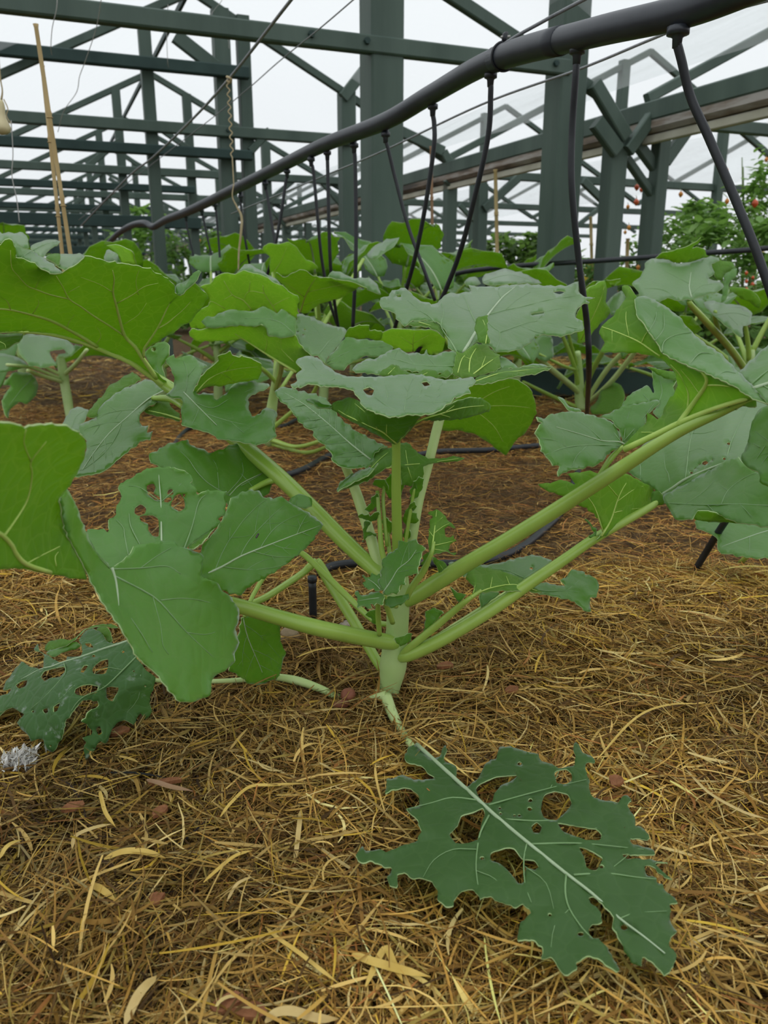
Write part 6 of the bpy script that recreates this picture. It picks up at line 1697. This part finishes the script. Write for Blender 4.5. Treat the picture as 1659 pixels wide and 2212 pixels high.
for lab, pts in (('thin twine at the top left reaching the second beam', [(124,-10,2.6),(122,20,2.6),(113,60,2.62),(110,100,2.65),(112,118,2.7)]),
                 ('long thin twine drooping from the top toward the left plants', [(220,-10,2.6),(208,60,2.7),(185,130,2.8),(172,165,2.9),(165,200,3.0),(138,240,3.1),(125,285,3.3)]),
                 ('short twine hanging at the upper beam left of the slim posts', [(363,10,3.2),(360,60,3.2),(362,130,3.2),(364,146,3.25)]),
                 ('faint twine near the roof brace at upper middle', [(480,0,3.4),(455,40,3.4),(490,80,3.4),(495,105,3.4)]),
                 ('pale twine hanging under the gourd at the left edge', [(24,260,2.2),(28,330,2.2),(26,380,2.2),(36,430,2.2),(42,480,2.2)])):
    wire('twine', lab, pts, .0012, TWINE_MAT, 'string', n=5)

def cane(label, pts, r, mat=BAMBOO):
    P = np.array([W(*p) for p in pts])
    t = thing('bamboo_cane', label, 'cane', tuple(P[-1]))
    L = np.linalg.norm(P[0] - P[-1])
    n = max(3, int(L / .16))
    S, R = [], []
    for i in range(n):
        for f, rr in ((0, 1.28), (.04, .95), (.5, 1.0), (.96, .95)):
            q = (i + f) / n
            S.append(P[0] + (P[-1] - P[0]) * q)
            R.append(r * rr)
    S.append(P[-1])
    R.append(r)
    V, Fc = tube_geo(S, R, 10)
    mesh('culm', V, Fc, mat, t)
    for q in (0.35, .7):
        c = P[0] + (P[-1] - P[0]) * q
        tube('node_ring', [c + np.array([r * 1.25 * math.cos(a), r * 1.25 * math.sin(a), 0]) for a in np.linspace(0, 2 * PI, 13)], r * .22, mat, t, n=5, m=2)
    return t
cane('taller bamboo cane of the crossed pair at left', [(77, 52, 1.85), (160, 600, 1.85)], .0046)
cane('shorter bamboo cane of the crossed pair at left', [(91, 142, 1.9), (140, 600, 1.86)], .0042)
cane('thin bamboo cane between the posts right of centre', [(1070, 366, 3.6), (1076, 640, 3.6)], .008)
cane('reddish cane right of the thickest post', [(931, 316, 3.5), (936, 640, 3.5)], .006, simple('reddish_cane', [(0.30, 0.16, 0.09), (0.40, 0.24, 0.14)], 10, .6, .3))
cane('short bamboo stake among the yellow flowers', [(1276, 468, 4.3), (1280, 640, 4.3)], .008)
cane('bamboo stake under the gutter trestle', [(1356, 515, 4.0), (1352, 650, 4.0)], .009)

gd = thing('hanging_gourd', 'pale yellow gourd hanging at the left edge', 'gourd', tuple(W(4, 235, 2.2)))
gp, gr = [], []
for (yy, rr) in ((214,1.5),(222,5),(232,7),(244,7),(254,9),(264,14),(274,18),(282,17),(288,11),(291,2)):
    gp.append(W(3, yy, 2.2))
    gr.append(rr / FPX * 2.2)
V, Fc = tube_geo(gp, gr, 18)
mesh('gourd_body', V, Fc, simple('pale_gourd', [(0.55, 0.48, 0.26), (0.66, 0.58, 0.36)], 9, .45, .4), gd)
tube('gourd_stalk', [W(3, 215, 2.2), W(5, 195, 2.2), W(0, 160, 2.2), W(-6, 60, 2.2)], [.003, .002, .0018, .0016], RAFFIA, gd, n=6)
tube('tendril', [W(8, 214, 2.19), W(17, 235, 2.19), W(14, 250, 2.19), W(24, 268, 2.19)], [.0014, .0014, .0012, .001], RAFFIA, gd, n=5)

# ---------------------------------------------------------------- small things in the straw
def lump(name, label, cat, px, py, rx, ry, rz, mat, seed, rot=0.0, z=.008):
    c = G(px, py, z)
    rnd = random.Random(seed)
    bm = bmesh.new()
    bmesh.ops.create_icosphere(bm, subdivisions=3, radius=1)
    o3 = Vector((seed * 3.1, 1.7, 0.2))
    for v in bm.verts:
        k = 1 + .18 * noise.noise(v.co * 1.3 + o3)
        x, y = v.co.x * rx * k, v.co.y * ry * k
        v.co = Vector((x * math.cos(rot) - y * math.sin(rot), x * math.sin(rot) + y * math.cos(rot), v.co.z * rz * k))
    for f in bm.faces:
        f.smooth = True
    me = bpy.data.meshes.new(name)
    bm.to_mesh(me)
    bm.free()
    me.materials.append(mat)
    o = link(name, me)
    o.location = tuple(c + ZV * rz * .6)
    return tag(o, label, cat)
PEB = simple('pale_pebble', [(0.36, 0.30, 0.24), (0.48, 0.42, 0.36)], 40, .6, .3)
BEAN = simple('red_brown_clay', [(0.19, 0.065, 0.035), (0.27, 0.10, 0.055)], 60, .6, .3, bump=.3)
TANS = simple('tan_stone', [(0.26, 0.19, 0.11), (0.36, 0.27, 0.17)], 40, .7, .3, bump=.3)
BARK = simple('bark_chip', [(0.20, 0.075, 0.03), (0.33, 0.14, 0.06)], 90, .7, .25, bump=.5)
FLUFF = simple('grey_white_fluff', [(0.66, 0.64, 0.60), (0.80, 0.78, 0.74)], 90, .9, .1)
lump('pebble', 'small pale pebble left of the stem', 'pebble', 750, 1358, .009, .007, .006, PEB, 3)
lump('pebble', 'tan stone half hidden under the shaded leaf', 'pebble', 625, 1385, .012, .009, .011, TANS, 5)
lump('clay_pellet', 'red-brown pellet at the stem foot', 'pellet', 752, 1512, .008, .006, .008, BEAN, 7, .6)
lump('clay_pellet', 'smaller red-brown pellet beside the stem foot', 'pellet', 738, 1526, .008, .004, .004, BEAN, 8, .3)

def chip(label, px, py, L, Wd, rot, seed, mat=BARK, z=.012):
    rnd = random.Random(seed)
    c = G(px, py, z)
    n = 9
    L, Wd = L * .8, Wd * .8
    ring = [(math.cos(a) * L * rnd.uniform(.75, 1.1), math.sin(a) * Wd * rnd.uniform(.7, 1.1)) for a in np.linspace(0, 2 * PI, n + 1)[:-1]]
    V = []
    for zt in (.0018, -.0012):
        for x, y in ring:
            V.append((x * math.cos(rot) - y * math.sin(rot), x * math.sin(rot) + y * math.cos(rot), zt + .25 * abs(y) + .1 * x))
    V += [(0, 0, .0022), (0, 0, -.0014)]
    Fc = [(i, (i + 1) % n, 2 * n) for i in range(n)] + [(n + (i + 1) % n, n + i, 2 * n + 1) for i in range(n)] + [((i + 1) % n, i, n + i, n + (i + 1) % n) for i in range(n)]
    o = mesh('bark_chip', V, Fc, mat, None, smooth=False)
    o.location = tuple(c)
    return tag(o, label, 'chip')
for i, (px, py, L, Wd, rot, lab) in enumerate((
    (258, 1582, .013, .008, .4, 'reddish bark chip under the ragged leaf'),
    (962, 1440, .012, .008, .1, 'reddish bark chip right of the stem'),
    (1105, 1492, .011, .007, .5, 'reddish bark chip above the flat chewed leaf'),
    (338, 1945, .008, .006, 1.2, 'orange-brown chip in the left foreground straw'),
    (780, 1985, .010, .008, .2, 'brown chip left of the flat chewed leaf'),
    (490, 2170, .014, .008, .5, 'red-brown chip near the bottom edge'),
    (530, 2185, .016, .008, -.3, 'second red-brown chip near the bottom edge'),
    (345, 1755, .010, .006, .8, 'dark brown chip left of centre in the straw'),
    (1240, 1190, .012, .008, .3, 'reddish chip under the lower right stalk'),
    (160, 1745, .013, .007, .2, 'brown chip among the straws at left'),
    (1330, 1690, .010, .007, 1.0, 'brown chip beside the chewed leaf lobe'),
    (360, 1690, .018, .004, .1, 'long purplish bark sliver at left'))):
    chip(lab, px, py, L, Wd, rot, 40 + i)
# tuft of white fluff
fc = G(40, 1640, .012)
V, Fc = [], []
R5 = np.random.RandomState(5)
for i in range(420):
    p = fc + R5.normal(0, 1, 3) * np.array([.006, .0045, .0025])
    d = R5.normal(0, 1, 3)
    d /= np.linalg.norm(d)
    s_ = np.cross(d, [0.3, 0.5, 0.8])
    s_ /= np.linalg.norm(s_)
    o = len(V)
    V += [p, p + d * .004 + s_ * .0013, p + d * .008 + R5.normal(0, .001, 3), p + d * .004 - s_ * .0013]
    Fc += [(o, o + 1, o + 2, o + 3)]
fl_ = mesh('fluff_tuft', V, Fc, FLUFF)
tag(fl_, 'tuft of greyish white fluff at the left edge of the straw', 'fluff')
fl_['kind'] = 'stuff'

# single broad straws that stand out
YEL = simple('yellow_straw_blade', [(0.52, 0.34, 0.06), (0.64, 0.45, 0.11)], 50, .5, .4)
PALE = simple('pale_straw_blade', [(0.48, 0.33, 0.11), (0.60, 0.45, 0.18)], 50, .5, .4)
BRN = simple('brown_straw_blade', [(0.24, 0.13, 0.06), (0.32, 0.19, 0.10)], 50, .5, .4)
def blade(lab, pts, w, mat, c='P', lift=.016):
    q = K(c, pts)
    P = spline(np.array([G(a, b, lift) for a, b in [p[:2] for p in q]]), 6)
    n = len(P)
    T_ = np.gradient(P, axis=0)
    V = []
    for i in range(n):
        s = np.cross(T_[i], [0, -.35, .94])
        s /= np.linalg.norm(s)
        t = i / (n - 1)
        hw = w * .5 * (.8 + .2 * math.sin(PI * t)) * min(1, .35 + t * 6, .12 + (1 - t) * 5)
        up = np.array([0, 0, .004 * math.sin(PI * t)])
        V += [P[i] + s * hw + up, P[i] + up - ZV * w * .12, P[i] - s * hw + up, P[i] + up - ZV * (w * .12 + .0005)]
    Fc = []
    for i in range(n - 1):
        for j in range(4):
            a, b = i * 4 + j, i * 4 + (j + 1) % 4
            Fc.append((a, b, b + 4, a + 4))
    Fc += [(3, 2, 1, 0), tuple((n - 1) * 4 + j for j in range(4))]
    return tag(mesh('straw_blade', V, Fc, mat, smooth=False), lab, 'straw')
for lab, pts, w, mt in (
    ('yellow curving straw blade at upper left foreground', [(470,150),(480,200),(500,270),(545,320)], .0030, YEL),
    ('long pale yellow straw arching over the left foreground', [(1040,270),(1090,220),(1180,150),(1300,135),(1500,110)], .0028, YEL),
    ('wide yellow-brown straw blade lying sideways at left', [(490,470),(580,455),(680,455),(780,465)], .0048, YEL),
    ('tan straw blade with a bent tip at left', [(380,630),(440,620),(490,640),(550,670)], .0045, YEL),
    ('upright pale straw blade right of left centre', [(1390,490),(1405,390),(1415,300),(1420,235)], .0036, PALE),
    ('bright yellow straw across the lower middle', [(1250,790),(1310,860),(1400,930),(1500,1000),(1600,1060)], .0024, YEL),
    ('broad pale straw blade near the bottom edge', [(590,1249),(640,1160),(690,1090),(740,1020)], .0058, PALE),
    ('curled pale straw blade at the bottom middle', [(1250,1240),(1300,1215),(1380,1215),(1500,1240),(1600,1225)], .0050, PALE),
    ('purplish brown straw blade at left', [(690,95),(740,125),(800,145),(910,150)], .0042, BRN),
    ('thin bright yellow straw right of left centre', [(960,580),(1050,520),(1120,470),(1190,430)], .0026, YEL),
    ('pale straw with a crook left of centre', [(1070,670),(1110,620),(1150,590),(1190,555)], .0022, PALE),
    ('yellow straw pointing up at the far left', [(0,465),(40,430),(100,380)], .0034, YEL),
    ('pale straw blade standing among brown ones at left', [(340,420),(360,380),(450,340),(530,305)], .0030, PALE)):
    blade(lab, [(a * 760 / 1659, 1640 + b * 572 / 1249) for a, b in pts], w, mt)
for lab, pts, w, mt in (
    ('broad yellow straw below the flat chewed leaf', [(760,2060),(800,2085),(850,2100),(930,2110)], .0050, YEL),
    ('yellow straw blade left of the chewed leaf tip', [(790,2130),(830,2060),(850,2090),(870,2120)], .0042, YEL),
    ('long pale straw at the bottom right', [(1180,2170),(1280,2120),(1400,2090),(1560,2010)], .0026, PALE),
    ('pale straw at the right edge', [(1480,1660),(1530,1720),(1600,1760),(1659,1770)], .0026, PALE),
    ('yellowish straw in the right mulch', [(1290,1640),(1370,1560),(1440,1530),(1520,1520)], .0022, YEL),
    ('thin yellow straw left of the stem foot', [(640,1420),(700,1408),(790,1398)], .0022, YEL)):
    blade(lab, pts, w, mt)

# small dark insect on the broad smooth leaf
ic = W(556, 1157, .622)
ins = thing('insect', 'tiny dark insect sitting on the broad smooth leaf', 'insect', tuple(ic))
INS = simple('dark_insect', [(0.02, 0.018, 0.012), (0.05, 0.04, 0.025)], 90, .4, .5)
ax = W(560, 1150, .626) - W(552, 1164, .620)
ax /= np.linalg.norm(ax)
V, Fc = tube_geo([ic + ax * a for a in (-.0030, -.0022, -.0008, .0006, .0012, .0020, .0026)], [.0002, .0007, .0010, .0007, .0009, .0008, .0002], 8)
mesh('body', V, Fc, INS, ins)
